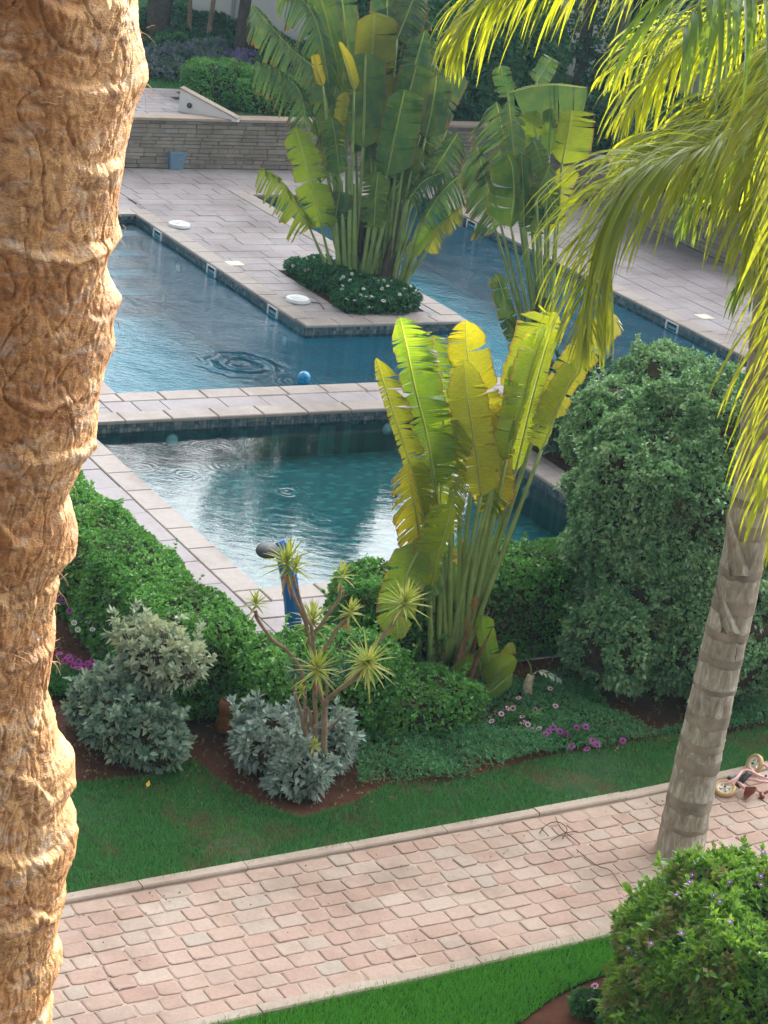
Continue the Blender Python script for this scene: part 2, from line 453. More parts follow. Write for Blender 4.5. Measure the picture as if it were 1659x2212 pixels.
M_soil.base(M_soil.ramp(M_soil.noise(_p, 1.3, 6, .65), [(.3, (.045, .022, .016)), (.55, (.10, .040, .024)), (.75, (.19, .075, .04))]))
M_soil.set(.95, .1); M_soil.normal(M_soil.bump(M_soil.noise(_p, 30, 6, .7), .8, .02)); M_soil = M_soil.m
def lawn_base(name, a, b, dry):
    t = NT(name); p = t.pos()
    c = t.ramp(t.noise(p, 9, 5), [(.3, a), (.7, b)])
    m = t.ramp(t.noise(p, 1.15, 6, .7), [(.50, (0, 0, 0)), (.64, (1, 1, 1))])
    c = t.mix(t.math('MULTIPLY', m, .55), c, dry); t.base(c); t.set(.9, .1)
    t.normal(t.bump(t.noise(p, 45, 4), .8, .02)); return t.m
M_lawnfar = lawn_base('lawn_thatch', (.022, .060, .020), (.035, .085, .028), (.13, .085, .045))
M_lawnnear = lawn_base('lawn_fresh', (.02, .06, .012), (.03, .09, .016), (.03, .08, .015))
M_blade_far = leafmat('grass_far', [(.025, .13, .035), (.10, .30, .07), (.05, .20, .05)], None, .3, .6, .3, 3.0, dead=(.20, .15, .08), deadamt=.24)
M_blade_near = leafmat('grass_near', [(.03, .17, .02), (.12, .42, .05), (.06, .27, .03)], (.12, .35, .03), .35, .5, .35, 2.2)
M_plaster = simple('white_plaster', (.70, .69, .67), .85, .2, .06, 1.2, .15, 25, .01)
M_plaster2 = simple('cream_plaster', (.66, .60, .54), .85, .2, .08, 1.2, .15, 25, .01)
M_dark = simple('dark_recess', (.03, .035, .04), .6, .3, .1)
M_whitepl = simple('white_plastic', (.74, .76, .76), .35, .5, .04, 6, .0)
M_cream = simple('cream_plastic', (.60, .56, .40), .5, .4, .08, 9, .05)
M_blue = simple('blue_enamel', (.012, .13, .42), .35, .5, .15, 3, .1)
M_bluebin = simple('blue_grey_plastic', (.15, .26, .36), .45, .5, .08, 6, .05)
M_steel = simple('brushed_metal', (.35, .36, .38), .3, .8, .05)
M_black = simple('black_rubber', (.02, .022, .025), .5, .4, .2)
M_rust = simple('dark_drain', (.05, .055, .06), .6, .4, .3)
exec_t('materials')

# ================================================================== SETTING
# --- ground: soil sheet in pieces round the pools (levels are world heights)
def quad_uv(u0, u1, v0, v1, z): return [UV(u0, v0, z), UV(u1, v0, z), UV(u1, v1, z), UV(u0, v1, z)]
gV, gF = [], []
for r_ in ((-300, 8.6, -300, 300), (8.6, 300, -300, 16.8), (15.75, 26.2, 16.8, 24.42), (26.2, 300, 16.8, 38.75), (8.6, 300, 38.75, 300), (25.5, 26.2, 24.42, 38.75), (22.2, 25.5, 24.42, 25.44), (8.6, 25.5, 38.40, 38.75), (16.2, 17.6, 28.75, 31.2)):
    gV += quad_uv(*r_, -.02); k = len(gV); gF.append((k - 4, k - 3, k - 2, k - 1))
g_ = part('ground', gV, gF, M_soil, None, kind='structure')

# --- pool deck: mortar bed, perimeter walls, floors
deck = MB()
def slab(mb, u0, u1, v0, v1, z0, z1):
    c = UV((u0 + u1) / 2, (v0 + v1) / 2, (z0 + z1) / 2); mb.box(c, ((u1 - u0) / 2, (v1 - v0) / 2, (z1 - z0) / 2), [[*EU, 0], [*EV, 0], [0, 0, 1]])
RECTS = [  # u0,u1,v0,v1 of every paved strip
    (8.6, 10.07, 16.8, 36.0), (10.07, 15.75, 16.8, 19.03), (10.07, 22.2, 24.42, 25.44), (15.31, 15.75, 19.03, 24.42),
    (10.07, 11.0, 25.44, 34.87), (15.2, 16.2, 28.2, 36.32), (16.2, 17.6, 28.2, 28.75), (16.2, 17.6, 31.2, 36.32), (17.6, 18.09, 28.2, 36.32),
    (10.07, 15.2, 34.87, 38.40), (15.2, 21.9, 36.32, 38.40), (8.6, 10.07, 36.0, 38.40), (21.9, 25.5, 25.44, 38.40)]
TT = .035     # tile thickness
for r_ in RECTS: slab(deck, *r_, -1.7, -TT)
deck.build('pool_deck', M_grout, None, kind='structure')
def floor_piece(name, u0, u1, v0, v1, z, mat):
    part(name, quad_uv(u0, u1, v0, v1, z), [(0, 1, 2, 3)], mat, None, kind='structure')
floor_piece('pool_floor', 10.9, 22.3, 25.3, 36.5, -1.35, M_floor2)
floor_piece('pool_floor', 10.0, 15.5, 18.9, 24.6, -.62, M_floor1)
for i in range(4): slabm = MB(); slab(slabm, 11.0, 15.2, 34.87 - .38 * (i + 1), 34.87 - .38 * i - .002, -1.36, -.30 - .24 * i); slabm.build('pool_step', M_floor2, None, kind='structure')
# underwater wall linings (thin mosaic skins on the pool walls)
lin = MB()
def skin(mb, a, b, z0, z1, th=.012):
    a = np.array(a, float); b = np.array(b, float); d = nrm(np.r_[b - a, 0])
    m = (a + b) / 2; p = UV(m[0], m[1], (z0 + z1) / 2); L = np.linalg.norm(b - a)
    dw = d[0] * np.r_[EU, 0] + d[1] * np.r_[EV, 0]; nw = np.cross(dw, UPW)
    mb.box(p, (L / 2, th, (z1 - z0) / 2), [dw, nw, UPW])
EDGES_MAIN = [((11.0, 25.44), (21.9, 25.44)), ((11.0, 25.44), (11.0, 34.87)), ((11.0, 34.87), (15.2, 34.87)), ((15.2, 28.2), (15.2, 34.87)),
              ((15.2, 28.2), (18.09, 28.2)), ((18.09, 28.2), (18.09, 36.32)), ((18.09, 36.32), (21.9, 36.32)), ((21.9, 25.44), (21.9, 36.32))]
EDGES_FRONT = [((10.07, 19.03), (15.31, 19.03)), ((10.07, 19.03), (10.07, 24.42)), ((10.07, 24.42), (15.31, 24.42)), ((15.31, 19.03), (15.31, 24.42))]
for a, b in EDGES_MAIN: skin(lin, a, b, -1.6, -.19)
lin.build('pool_lining', M_floor2, None, kind='structure')
lin = MB()
for a, b in EDGES_FRONT: skin(lin, a, b, -1.0, -.19)
lin.build('pool_lining', M_floor1, None, kind='structure')
# mosaic band at the waterline: little tiles proud of a dark backing
band = MB(); TS = .052
for a, b in EDGES_MAIN + EDGES_FRONT:
    a = np.array(a); b = np.array(b); L = np.linalg.norm(b - a); d = (b - a) / L; nn = np.array([-d[1], d[0]]); n = int(L / (TS + .006))
    cen = (np.array([16.5, 31]) if (a[1] >= 25 or b[1] > 25) else np.array([12.7, 21.7]))
    dw = d[0] * np.r_[EU, 0] + d[1] * np.r_[EV, 0]; nw = np.cross(dw, UPW)
    for i in range(n):
        for r_ in range(3):
            q = a + d * (i + .5) * L / n; z = -.068 - r_ * (TS + .006)
            band.box(UV(q[0], q[1], z), (TS / 2, .016 + .002 * ((i * 7 + r_ * 3) % 3), TS / 2), [dw, nw, UPW])
band.build('waterline_tiles', None, None, kind='stuff', label='small blue and grey mosaic tiles along the waterline of the pools', cat='mosaic tiles')
bo = bpy.data.objects['waterline_tiles']; bo.data.materials.append(None); 
t = NT('band_tiles'); gi = t.new('ShaderNodeNewGeometry')
t.base(t.ramp(gi.outputs['Random Per Island'], [(0, (.03, .06, .09)), (.3, (.07, .11, .13)), (.55, (.14, .15, .14)), (.8, (.05, .09, .12)), (1, (.22, .22, .19))])); t.set(.3, .5)
bo.data.materials.clear(); bo.data.materials.append(t.m)
# --- water sheets
def wsheet(name, u0, u1, v0, v1, mat): return part(name, quad_uv(u0, u1, v0, v1, -.16), [(0, 1, 2, 3)], mat, None, kind='structure')
wsheet('pool_water', 11.005, 21.895, 25.445, 36.3, M_water1)
wsheet('paddling_pool_water', 10.075, 15.305, 19.035, 24.415, M_water2)

# --- deck tiles: every slab its own object, the nearest 300 in view, the rest joined
def bevel_tile(lu, lv, th, bv=.006):
    a, b = lu / 2, lv / 2
    V = [(-a, -b, -th), (a, -b, -th), (a, b, -th), (-a, b, -th), (-a, -b, -bv), (a, -b, -bv), (a, b, -bv), (-a, b, -bv),
         (-a + bv, -b + bv, 0), (a - bv, -b + bv, 0), (a - bv, b - bv, 0), (-a + bv, b - bv, 0)]
    F = [(8, 9, 10, 11)]
    for i in range(4): k = (i + 1) % 4; F += [(i, k, 4 + k, 4 + i), (4 + i, 4 + k, 8 + k, 8 + i)]
    return V, F
tiles = []      # (u,v,lu,lv,dz,coping)
GAP = .011
def lay(u0, u1, v0, v1, rw=.36, ln=.62, along='v'):
    if along == 'v':
        n = max(1, round((u1 - u0) / rw)); w = (u1 - u0) / n
        for i in range(n):
            y = v0 - rng.random() * ln * .9
            while y < v1:
                L = ln * rng.choice([.66, 1, 1, 1.0, 1.35]); a, b = max(y, v0), min(y + L, v1); y += L
                if b - a > .05: tiles.append((u0 + (i + .5) * w, (a + b) / 2, w - GAP, b - a - GAP, rng.normal() * .0022, 0))
    else:
        n = max(1, round((v1 - v0) / rw)); w = (v1 - v0) / n
        for i in range(n):
            x = u0 - rng.random() * ln * .9
            while x < u1:
                L = ln * rng.choice([.66, 1, 1, 1.0, 1.35]); a, b = max(x, u0), min(x + L, u1); x += L
                if b - a > .05: tiles.append(((a + b) / 2, v0 + (i + .5) * w, b - a - GAP, w - GAP, rng.normal() * .0022, 0))
def cope(a, b, w, inward):
    """coping stones from a to b (uv), width w to the 'inward' deck side, overhanging the water a little"""
    a = np.array(a, float); b = np.array(b, float); L = np.linalg.norm(b - a); d = (b - a) / L; n = round(L / .62); iw = np.array(inward, float)
    for i in range(n):
        c = a + d * (i + .5) * L / n + iw * (w / 2 - .03)
        lu, lv = (L / n - GAP, w) if abs(d[0]) > .5 else (w, L / n - GAP)
        tiles.append((c[0], c[1], lu, lv, .003, 1))
CW = .34
# copings of the two pools
cope((10.07, 19.03), (10.07, 24.42), CW, (-1, 0)); cope((10.07, 19.03), (15.31, 19.03), CW, (0, -1))
cope((15.31, 19.03), (15.31, 24.42), CW, (1, 0)); cope((10.07, 24.42), (15.31, 24.42), CW, (0, 1))
cope((11.0, 25.44), (21.9, 25.44), CW, (0, -1)); cope((11.0, 25.44), (11.0, 34.87), CW, (-1, 0))
cope((11.0, 34.87), (15.2, 34.87), CW, (0, 1)); cope((15.2, 28.2 + CW), (15.2, 34.87), CW, (1, 0)); cope((15.2, 28.2), (18.09, 28.2), CW, (0, 1))
cope((18.09, 28.2 + CW), (18.09, 36.32), CW, (-1, 0)); cope((18.09, 36.32), (21.9, 36.32), CW, (0, 1)); cope((21.9, 25.44), (21.9, 36.32), CW, (1, 0))
k = CW - .03
for cu, cv, su, sv in ((10.07, 19.03, -1, -1), (15.31, 19.03, 1, -1), (11.0, 34.87, -1, 1), (11.0, 25.44, -1, -1), (15.2, 34.87, 1, 1), (18.09, 36.32, -1, 1), (21.9, 36.32, 1, 1)):
    tiles.append((cu + su * k / 2, cv + sv * k / 2, k - GAP, k - GAP, .003, 1))
lay(10.07 - k, 11.0 - k, 25.44, 26.0, .5, along='u')
lay(8.6, 10.07 - k, 16.8, 26.0, .36); lay(8.6, 11.0 - k, 26.0, 38.35, .38); lay(10.07 - k, 15.75, 16.8, 19.03 - k, .36, along='u')
lay(10.07 - k, 11.0 - k, 24.42 + 0, 25.44, .5, along='u'); lay(11.0 - k, 15.31, 24.42 + k, 25.44 - k, .41, along='u'); lay(15.31 + k, 15.75, 19.03, 24.42, .4)
lay(15.31, 22.2, 24.42, 25.44 - k, .4, along='u')
lay(15.2 + k, 18.09 - k, 31.2, 36.32, .38, along='u'); lay(15.2 + k, 16.2, 28.2 + k, 31.2, .38, along='u'); lay(17.6, 18.09 - k, 28.2 + k, 31.2, .3); lay(16.2, 17.6, 28.2 + k, 28.75, .3, along='u')
lay(11.0 - k, 15.2 + k, 34.87 + k, 38.35, .4, along='u'); lay(15.2 + k, 18.09 - k, 36.32, 38.35, .4, along='u'); lay(18.09 - k, 21.9 + k, 36.32 + k, 38.35, .4, along='u'); lay(21.9 + k, 25.5, 25.44, 38.35, .4)
deck_o = bpy.data.objects['pool_deck']
def inframe(p, m=0):
    x, y = proj(p); return -m < x < 1659 + m and -m < y < 2212 + m
def hidden_left(x, y): return x < 110 + 190 * (1 - y / 2212)
sc_t = []
for i, t_ in enumerate(tiles):
    p = UV(t_[0], t_[1]); x, y = proj(p); vis = inframe(p, 20) and not hidden_left(x, y)
    sc_t.append((-(t_[2] * t_[3]) / np.linalg.norm(p - CO) ** 3 if vis else 1, i))
sc_t.sort(); near = {i for s, i in sc_t[:300] if s < 0}
rest = {0: MB(), 1: MB()}; cache = {}
AXUV = np.array([[*EU, 0], [*EV, 0], [0, 0, 1.0]])
for i, (u, v, lu, lv, dz, cp) in enumerate(tiles):
    th = TT if not cp else .045
    if i in near:
        key = (round(lu, 2), round(lv, 2), cp)
        if key not in cache:
            V, F = bevel_tile(key[0] + (.0), key[1], th - .001, .006 if not cp else .012)
            cache[key] = mesh('tile', V, F, M_coping if cp else M_tile)
        M = Matrix.Translation(Vector(UV(u, v, dz + (.006 if cp else 0)))) @ Matrix.Rotation(TH + rng.normal() * .002, 4, 'Z')
        inst('coping_stone' if cp else 'deck_tile', cache[key], M, deck_o)
    else:
        V, F = bevel_tile(lu, lv, th - .001); rest[cp].add(UV(u, v, dz + (.006 if cp else 0)) + np.array(V) @ AXUV, F)
for cp in (0, 1): rest[cp].build('coping_stones' if cp else 'deck_tiles', M_coping if cp else M_tile, deck_o, kind='stuff')
exec_t('deck %d tiles' % len(tiles))

# --- path with terracotta pavers
PA = R(33.35); P0 = G(150, 1935)
def path_pt(s, t, z=0):
    n = 24; x, y = P0[0], P0[1]; a = PA; ds = s / n
    for i in range(n):
        si = (i + .5) * ds; a = PA + R(1.6) * max(0, si - 4.8) - R(.6) * max(0, 1.5 - si) * 0
        x += math.cos(a) * ds; y += math.sin(a) * ds
    return np.array([x + math.sin(a) * t, y - math.cos(a) * t, z]), a
PW = 1.98; ROWS = 10; KW = .12
S0, S1 = -2.2, 9.0
top_line = [path_pt(s, 0)[0] for s in np.linspace(S0, S1, 40)]; bot_line = [path_pt(s, PW)[0] for s in np.linspace(S0, S1, 40)]
V = [p + [0, 0, -.003] for p in top_line] + [p + [0, 0, -.003] for p in bot_line]
path_o = part('path', V, [(i, 40 + i, 41 + i, i + 1) for i in range(39)], M_mortar, None, kind='structure')
def paver_mesh(l, w, r=.028, th=.02, seed=0):
    g = np.random.default_rng(seed); ring = []
    for cx, cy, a0 in ((l / 2 - r, w / 2 - r, 0), (-l / 2 + r, w / 2 - r, 90), (-l / 2 + r, -w / 2 + r, 180), (l / 2 - r, -w / 2 + r, 270)):
        for a in (0, 30, 60, 90): ring.append((cx + r * math.cos(R(a0 + a)), cy + r * math.sin(R(a0 + a))))
    ring = np.array(ring) + g.normal(size=(16, 2)) * .0042; n = 16
    V = [(*p, -.012) for p in ring] + [(*(p * (.985)), th * .45) for p in ring] + [(*(p * .88), th) for p in ring] + [(0, 0, th * 1.06)]
    F = [(i, (i + 1) % n, n + (i + 1) % n, n + i) for i in range(n)] + [(n + i, n + (i + 1) % n, 2 * n + (i + 1) % n, 2 * n + i) for i in range(n)]
    F += [(2 * n + i, 2 * n + (i + 1) % n, 3 * n) for i in range(n)]
    return np.array(V), F
pav = []
RH = (PW - 2 * KW) / ROWS
for r_ in range(ROWS):
    s = S0 + rng.random() * .2
    while s < S1:
        L = rng.choice([.165, .19, .22, .25, .28]) * rng.uniform(.95, 1.05)
        pav.append((s + L / 2, KW + (r_ + .5) * RH, L, r_)); s += L + .013
vis = []
for i, (s, t, L, r_) in enumerate(pav):
    p, a = path_pt(s, t); x, y = proj(p); ok = inframe(p, 25) and x > 95
    ok = ok and not (x > 1430 and y > 1850)
    vis.append((-L / np.linalg.norm(p - CO) ** 3 if ok else 1, i))
vis.sort(); near = {i for s, i in vis[:300] if s < 0}
pm = {}; rest = MB()
for i, (s, t, L, r_) in enumerate(pav):
    p, a = path_pt(s, t); Lq = round(L / .01) * .01; key = (Lq, i % 5)
    if key not in pm: pm[key] = paver_mesh(Lq, RH - .009 - .003 * ((i * 5) % 3), .028, .007, i)
    dz = rng.normal() * .0022; a += rng.normal() * .012
    if i in near:
        if isinstance(pm[key], tuple): V, F = pm[key]; pm[key] = [V, F, mesh('paver', V, F, M_paver)]
        elif len(pm[key]) == 2: pm[key].append(None)
        M = Matrix.Translation(Vector((p[0], p[1], dz))) @ Matrix.Rotation(a, 4, 'Z') @ Matrix.Rotation(rng.normal() * .008, 4, 'X')
        inst('paver', pm[key][2], M, path_o)
    else:
        V, F = pm[key][0], pm[key][1]; c, s2 = math.cos(a), math.sin(a)
        rest.add(V @ np.array([[c, s2, 0], [-s2, c, 0], [0, 0, 1]]) + [p[0], p[1], dz], F)
rest.build('pavers', M_paver, path_o, kind='stuff')
for t in (KW / 2 - .01, PW - KW / 2 + .01):
    s = S0
    while s < S1:
        L = rng.uniform(.85, 1.0)
        a0, _ = path_pt(s + .004, t); a1, _ = path_pt(s + L - .004, t); d = nrm(a1 - a0); nn = np.cross(UPW, d); s += L
        mb = MB(); h = .034 + rng.normal() * .003; w = KW / 2 - .004; b = .012
        q = []
        for e in (a0, a1):
            q += [e + nn * w + UPW * -.03, e + nn * w + UPW * (h - b), e + nn * (w - b) + UPW * h, e - nn * (w - b) + UPW * h, e - nn * w + UPW * (h - b), e - nn * w + UPW * -.03]
        mb.add(q, [(i, i + 1, i + 7, i + 6) for i in range(5)] + [(0, 6, 11, 5), (5, 4, 3, 2, 1, 0), (6, 7, 8, 9, 10, 11)])
        mb.build('kerb_stone', M_kerb, path_o)
exec_t('path %d' % len(pav))

# --- lawns
D2 = lambda pts, z=0: [G(x, y, z)[:2] for x, y in pts]
bed_edge = D2([(60, 1660), (180, 1690), (320, 1672), (420, 1640), (480, 1690), (560, 1735), (650, 1765), (760, 1735), (830, 1695), (950, 1690), (1080, 1660), (1220, 1625), (1330, 1610), (1450, 1588), (1560, 1590), (1700, 1560), (1900, 1540)])
lawn1 = [p[:2] for p in top_line] + list(reversed(bed_edge))
part('lawn', [(p[0], p[1], -.008) for p in lawn1], [tuple(range(len(lawn1)))], M_lawnfar, None, kind='structure')
soilc = D2([(1215, 2110), (1150, 2140), (1060, 2212), (1100, 2300)])
lawn2 = [p[:2] for p in bot_line] + [path_pt(9, 6)[0][:2], G(1500, 2400)[:2], G(1100, 2290)[:2], G(1060, 2215)[:2], G(1150, 2140)[:2], G(1215, 2110)[:2], G(1330, 2095)[:2], G(1200, 2150)[:2]]
lawn2 = [p[:2] for p in bot_line if proj([p[0], p[1], 0])[0] < 1400] + [G(1375, 2000)[:2], G(1320, 2100)[:2], G(1250, 2125)[:2], G(1200, 2150)[:2], G(1140, 2195)[:2], G(1060, 2240)[:2], G(900, 2400)[:2], G(-300, 2900)[:2], G(-500, 2350)[:2]]
part('lawn', [(p[0], p[1], -.008) for p in lawn2], [tuple(range(len(lawn2)))], M_lawnnear, None, kind='structure')
P = sample_poly(lawn1, 6500); ok = np.array([-40 < x < 1700 for x in (proj(p)[0] for p in P)]); P = P[ok]
keep = np.array([mn.noise(Vector((p[0] * 1.1, p[1] * 1.1, 3.3))) * 1.6 + rng.random() < 1.1 for p in P]); P = P[keep]
P[:, 2] = -.008; scatter('grass', P, 'short dark green lawn grass between the planting bed and the brick path', 'grass', M_blade_far, .045, .008, .9)
P = sample_poly(lawn2, 9000); ok = np.array([(-40 < x < 1500 and y < 2330) for x, y in (proj(p) for p in P)]); P = P[ok]; P[:, 2] = -.008
P = P + np.c_[rng.normal(size=(len(P), 2)) * .008, np.zeros(len(P))]
scatter('grass', P, 'bright green fresh lawn grass along the near side of the brick path', 'grass', M_blade_near, .06, .008, .8)
for lab, t0, mt, sg in (('ragged grass blades creeping over the far kerb of the brick path', -.01, M_blade_far, -1), ('ragged bright grass blades leaning over the near kerb of the brick path', PW + .01, M_blade_near, 1)):
    pe = []
    for s_ in np.linspace(-.8, 7.2, 2600):
        n_ = mn.noise(Vector((s_ * 2.3, t0, 1)))
        if rng.random() < .45 + n_: pe.append(path_pt(s_, t0 + sg * rng.uniform(-.035 - .03 * max(n_, 0), .05))[0])
    scatter('edge_grass', np.array(pe), lab, 'grass', mt, .065, .009, 1.0)
exec_t('lawns')

# --- low stone walls of the terrace
def stone_wall(name, a, b, h, th, label, side, u_axis):
    """wall from uv a to b; outer stone face towards 'side' (uv vector)"""
    a = np.array(a, float); b = np.array(b, float); L = np.linalg.norm(b - a); d = (b - a) / L; sd = np.array(side, float)
    A = UV(*a); o = empty(name, A, label, 'wall')
    dw = np.r_[d[0] * EU + d[1] * EV, 0]; nw = np.r_[sd[0] * EU + sd[1] * EV, 0]
    mid = (a + b) / 2; core = MB(); core.box(UV(*mid, h / 2 - .02) - nw * th / 2, (L / 2, th / 2 - .02, h / 2 - .02), [dw, nw, UPW]); core.build('backing', M_grout, o)
    st = []; z = 0; row = 0
    while z < h - .05:
        rh = min(rng.choice([.055, .07, .085, .1]), h - .045 - z); x = -rng.random() * .2
        while x < L:
            l = rng.uniform(.14, .46); x0, x1 = max(x, 0), min(x + l, L); x += l
            if x1 - x0 > .03: st.append((x0, x1, z, z + rh, rng.uniform(0, .022)))
        z += rh; row += 1
    scr = []
    for i, (x0, x1, z0, z1, pr) in enumerate(st):
        q = A + dw * (x0 + x1) / 2 + UPW * (z0 + z1) / 2; X, Y = proj(q)
        ok = inframe(q, 5) and not hidden_left(X, Y); scr.append((-(x1 - x0) * (z1 - z0) / np.linalg.norm(q - CO) ** 2 if ok else 1, i))
    scr.sort(); nearw = {i for s, i in scr[:300] if s < 0}; rest = MB(); g = .005; cc = {}
    for i, (x0, x1, z0, z1, pr) in enumerate(st):
        l = x1 - x0 - g; hh = z1 - z0 - g
        if i in nearw:
            key = (round(l, 2), round(hh, 3))
            if key not in cc:
                m = MB(); e = .008; X, Z = l / 2, hh / 2
                V = [(-X, .03, -Z), (X, .03, -Z), (X, .03, Z), (-X, .03, Z), (-X, -.0, -Z), (X, -.0, -Z), (X, 0, Z), (-X, 0, Z), (-X + e, -.012, -Z + e), (X - e, -.014, -Z + e), (X - e, -.01, Z - e), (-X + e, -.015, Z - e)]
                F = [(8, 9, 10, 11)] + [f for j in range(4) for f in ((j, (j + 1) % 4, 4 + (j + 1) % 4, 4 + j), (4 + j, 4 + (j + 1) % 4, 8 + (j + 1) % 4, 8 + j))]
                cc[key] = mesh('stone', V, F, M_wall)
            q = A + dw * (x0 + x1) / 2 + UPW * (z0 + z1) / 2 + nw * (pr + .004)
            M = Matrix(((dw[0], -nw[0], 0, q[0]), (dw[1], -nw[1], 0, q[1]), (dw[2], -nw[2], 1, q[2]), (0, 0, 0, 1)))
            inst('stone', cc[key], M, o)
        else:
            rest.box(A + dw * (x0 + x1) / 2 + UPW * (z0 + z1) / 2 + nw * (pr - .005), (l / 2, .022, hh / 2), [dw, nw, UPW])
    rest.build('stones', M_wall, o, kind='stuff')
    x = 0
    while x < L:
        l = min(.95, L - x); m = MB(); m.box(A + dw * (x + l / 2) + UPW * (h - .01) - nw * (th / 2 - .03), (l / 2 - .004, th / 2 + .05, .025), [dw, nw, UPW]); m.build('cap_stone', M_kerb, o); x += l
    return o
stone_wall('stone_wall', (8.0, 38.40), (25.5, 38.40), .97, .3, 'low ledge stone retaining wall behind the blue bin, across the far deck', (0, -1), 1)
stone_wall('stone_wall', (25.52, 38.38), (25.52, 24.4), .97, .3, 'low ledge stone retaining wall at the right, seen through the hanging palm leaves', (-1, 0), 0)
exec_t('walls')

# --- upper garden terrain
def upz(x, y):
    s = np.clip((y - 45.5) / 9, 0, 1); s = s * s * (3 - 2 * s); l = np.clip((3.0 - x) / 3.5, 0, 1); l = l * l * (3 - 2 * l)
    return .93 + (1.35 * s + np.clip(y - 54, 0, 20) * .03) * l + .0 * x
def on_terr(x, y):
    d = ray(x, y); d = d / d[1]
    for Y in np.arange(36, 95, .05):
        p = CO + d * Y
        if p[2] <= float(upz(p[0], p[1])): return p
    return p
def grid_uv(u0, u1, v0, v1, nu, nv):
    V = []; F = []
    for v in np.linspace(v0, v1, nv):
        for u in np.linspace(u0, u1, nu): p = UV(u, v); V.append((p[0], p[1], upz(p[0], p[1])))
    F = [(j * nu + i, j * nu + i + 1, (j + 1) * nu + i + 1, (j + 1) * nu + i) for j in range(nv - 1) for i in range(nu - 1)]
    return V, F
M_upg = NT('upper_soil'); _p = M_upg.pos()
M_upg.base(M_upg.ramp(M_upg.noise(_p, .5, 5, .6), [(.35, (.02, .075, .022)), (.55, (.03, .09, .028)), (.68, (.12, .075, .045))]))
M_upg.set(.95, .1); M_upg.normal(M_upg.bump(M_upg.noise(_p, 20, 5), .8, .03)); M_upg = M_upg.m
m = MB(); m.add(*grid_uv(-60, 90, 38.69, 110, 100, 60)); m.add(*grid_uv(25.8, 90, 5, 38.69, 50, 25))
m.build('upper_garden', M_upg, None, True, kind='structure')
# paved ramp on the terrace: slabs laid in rows
ter = part('upper_terrace', [UV(11, 38.72, .945), UV(18.1, 38.72, .945), UV(18.6, 41.4, .945), UV(11, 41.4, .945)], [(0, 1, 2, 3)], M_grout, None, kind='structure')
tc = {}
for r_ in range(9):
    v = 38.86 + r_ * .29; x = 11 + rng.random() * .3
    while x < 17.9 + (r_ * .05):
        l = rng.choice([.5, .62, .75])
        if l not in tc: V, F = bevel_tile(l - .015, .275, .02); tc[l] = mesh('slab', V, F, M_tile)
        p = UV(x + l / 2, v, .968)
        if inframe(p, 10) and proj(p)[0] > 200: inst('paving_slab', tc[l], Matrix.Translation(Vector(p)) @ Matrix.Rotation(TH, 4, 'Z'), ter)
        x += l
# white ramp wall, tall at its far end, tapering down
o = empty('ramp_wall', G(450, 250, .95), 'white plastered wedge wall beside the upper terrace hedge', 'wall')
a = G(388, 241, .95); b = G(516, 263, .95); d = nrm(b - a); n = np.cross(UPW, d) * .09; ht = .46
V = [a - n, b - n, b + n, a + n, a - n + UPW * ht, b - n + UPW * .05, b + n + UPW * .05, a + n + UPW * ht]
FB = [(0, 3, 2, 1), (4, 5, 6, 7), (0, 1, 5, 4), (2, 3, 7, 6), (0, 4, 7, 3), (1, 2, 6, 5)]
part('wall_body', V, FB, M_plaster, o)
k1, k2 = UPW * .003, UPW * .03; n2 = n * 1.25
part('wall_cap', [V[4] - n * .25 + k1, V[5] - n * .25 + k1, V[6] + n * .25 + k1, V[7] + n * .25 + k1, V[4] - n * .25 + k2, V[5] - n * .25 + k2, V[6] + n * .25 + k2, V[7] + n * .25 + k2], FB, M_kerb, o)
c = a - n * 1.02 + d * .22 + UPW * .17
V, F = lathe([(.0, 0), (.05, 0), (.055, .015), (.03, .025), (0, .035)], 14, c, np.array([d, UPW, -n / np.linalg.norm(n)])); part('wall_light', V, F, M_rust, o, True)

# --- villas
def box_part(name, c, h, ax, mat, parent, **kw):
    m = MB(); m.box(c, h, ax); return m.build(name, mat, parent, **kw)
VA = on_terr(455, 48); VB = on_terr(640, 98); VA[2] = VB[2] = 2.2
d = nrm((VB - VA) * [1, 1, 0]); nn = np.cross(UPW, d); ax = [d, nn, UPW]
LV = np.linalg.norm(VB - VA); mid = VA + d * (LV * .5 + 1.5)
o = empty('villa', (mid[0], mid[1], 2.0), 'pale villa wall standing above the shrub bank at the top left', 'building')
L = LV * .5 + 2.1
box_part('wall', mid + nn * .45 + [0, 0, 1.2], (L, .45, 3.4), ax, M_plaster, o)
box_part('lower_wall', VA - d * 4.2 + nn * 1.4 + [0, 0, -.6], (5.4, .2, .9), ax, M_plaster2, o)
box_part('coping', VA - d * 4.2 + nn * 1.4 + [0, 0, .34], (5.42, .26, .035), ax, M_plaster, o)
box_part('parapet', mid + nn * .45 + [0, 0, 4.67], (L + .08, .53, .07), ax, M_plaster2, o)
V, F = tube([VA + d * .55 - nn * .07 + [0, 0, z] for z in (-1, 4.6)], .05, 8); part('drainpipe', V, F, M_steel, o)
for q in (LV * .8,): 
    f = box_part('window', VA + d * q - nn * .02 + [0, 0, 2.4], (.7, .03, .8), ax, M_dark, o); box_part('frame', VA + d * q - nn * .06 + [0, 0, 3.23], (.8, .02, .04), ax, M_plaster2, f)
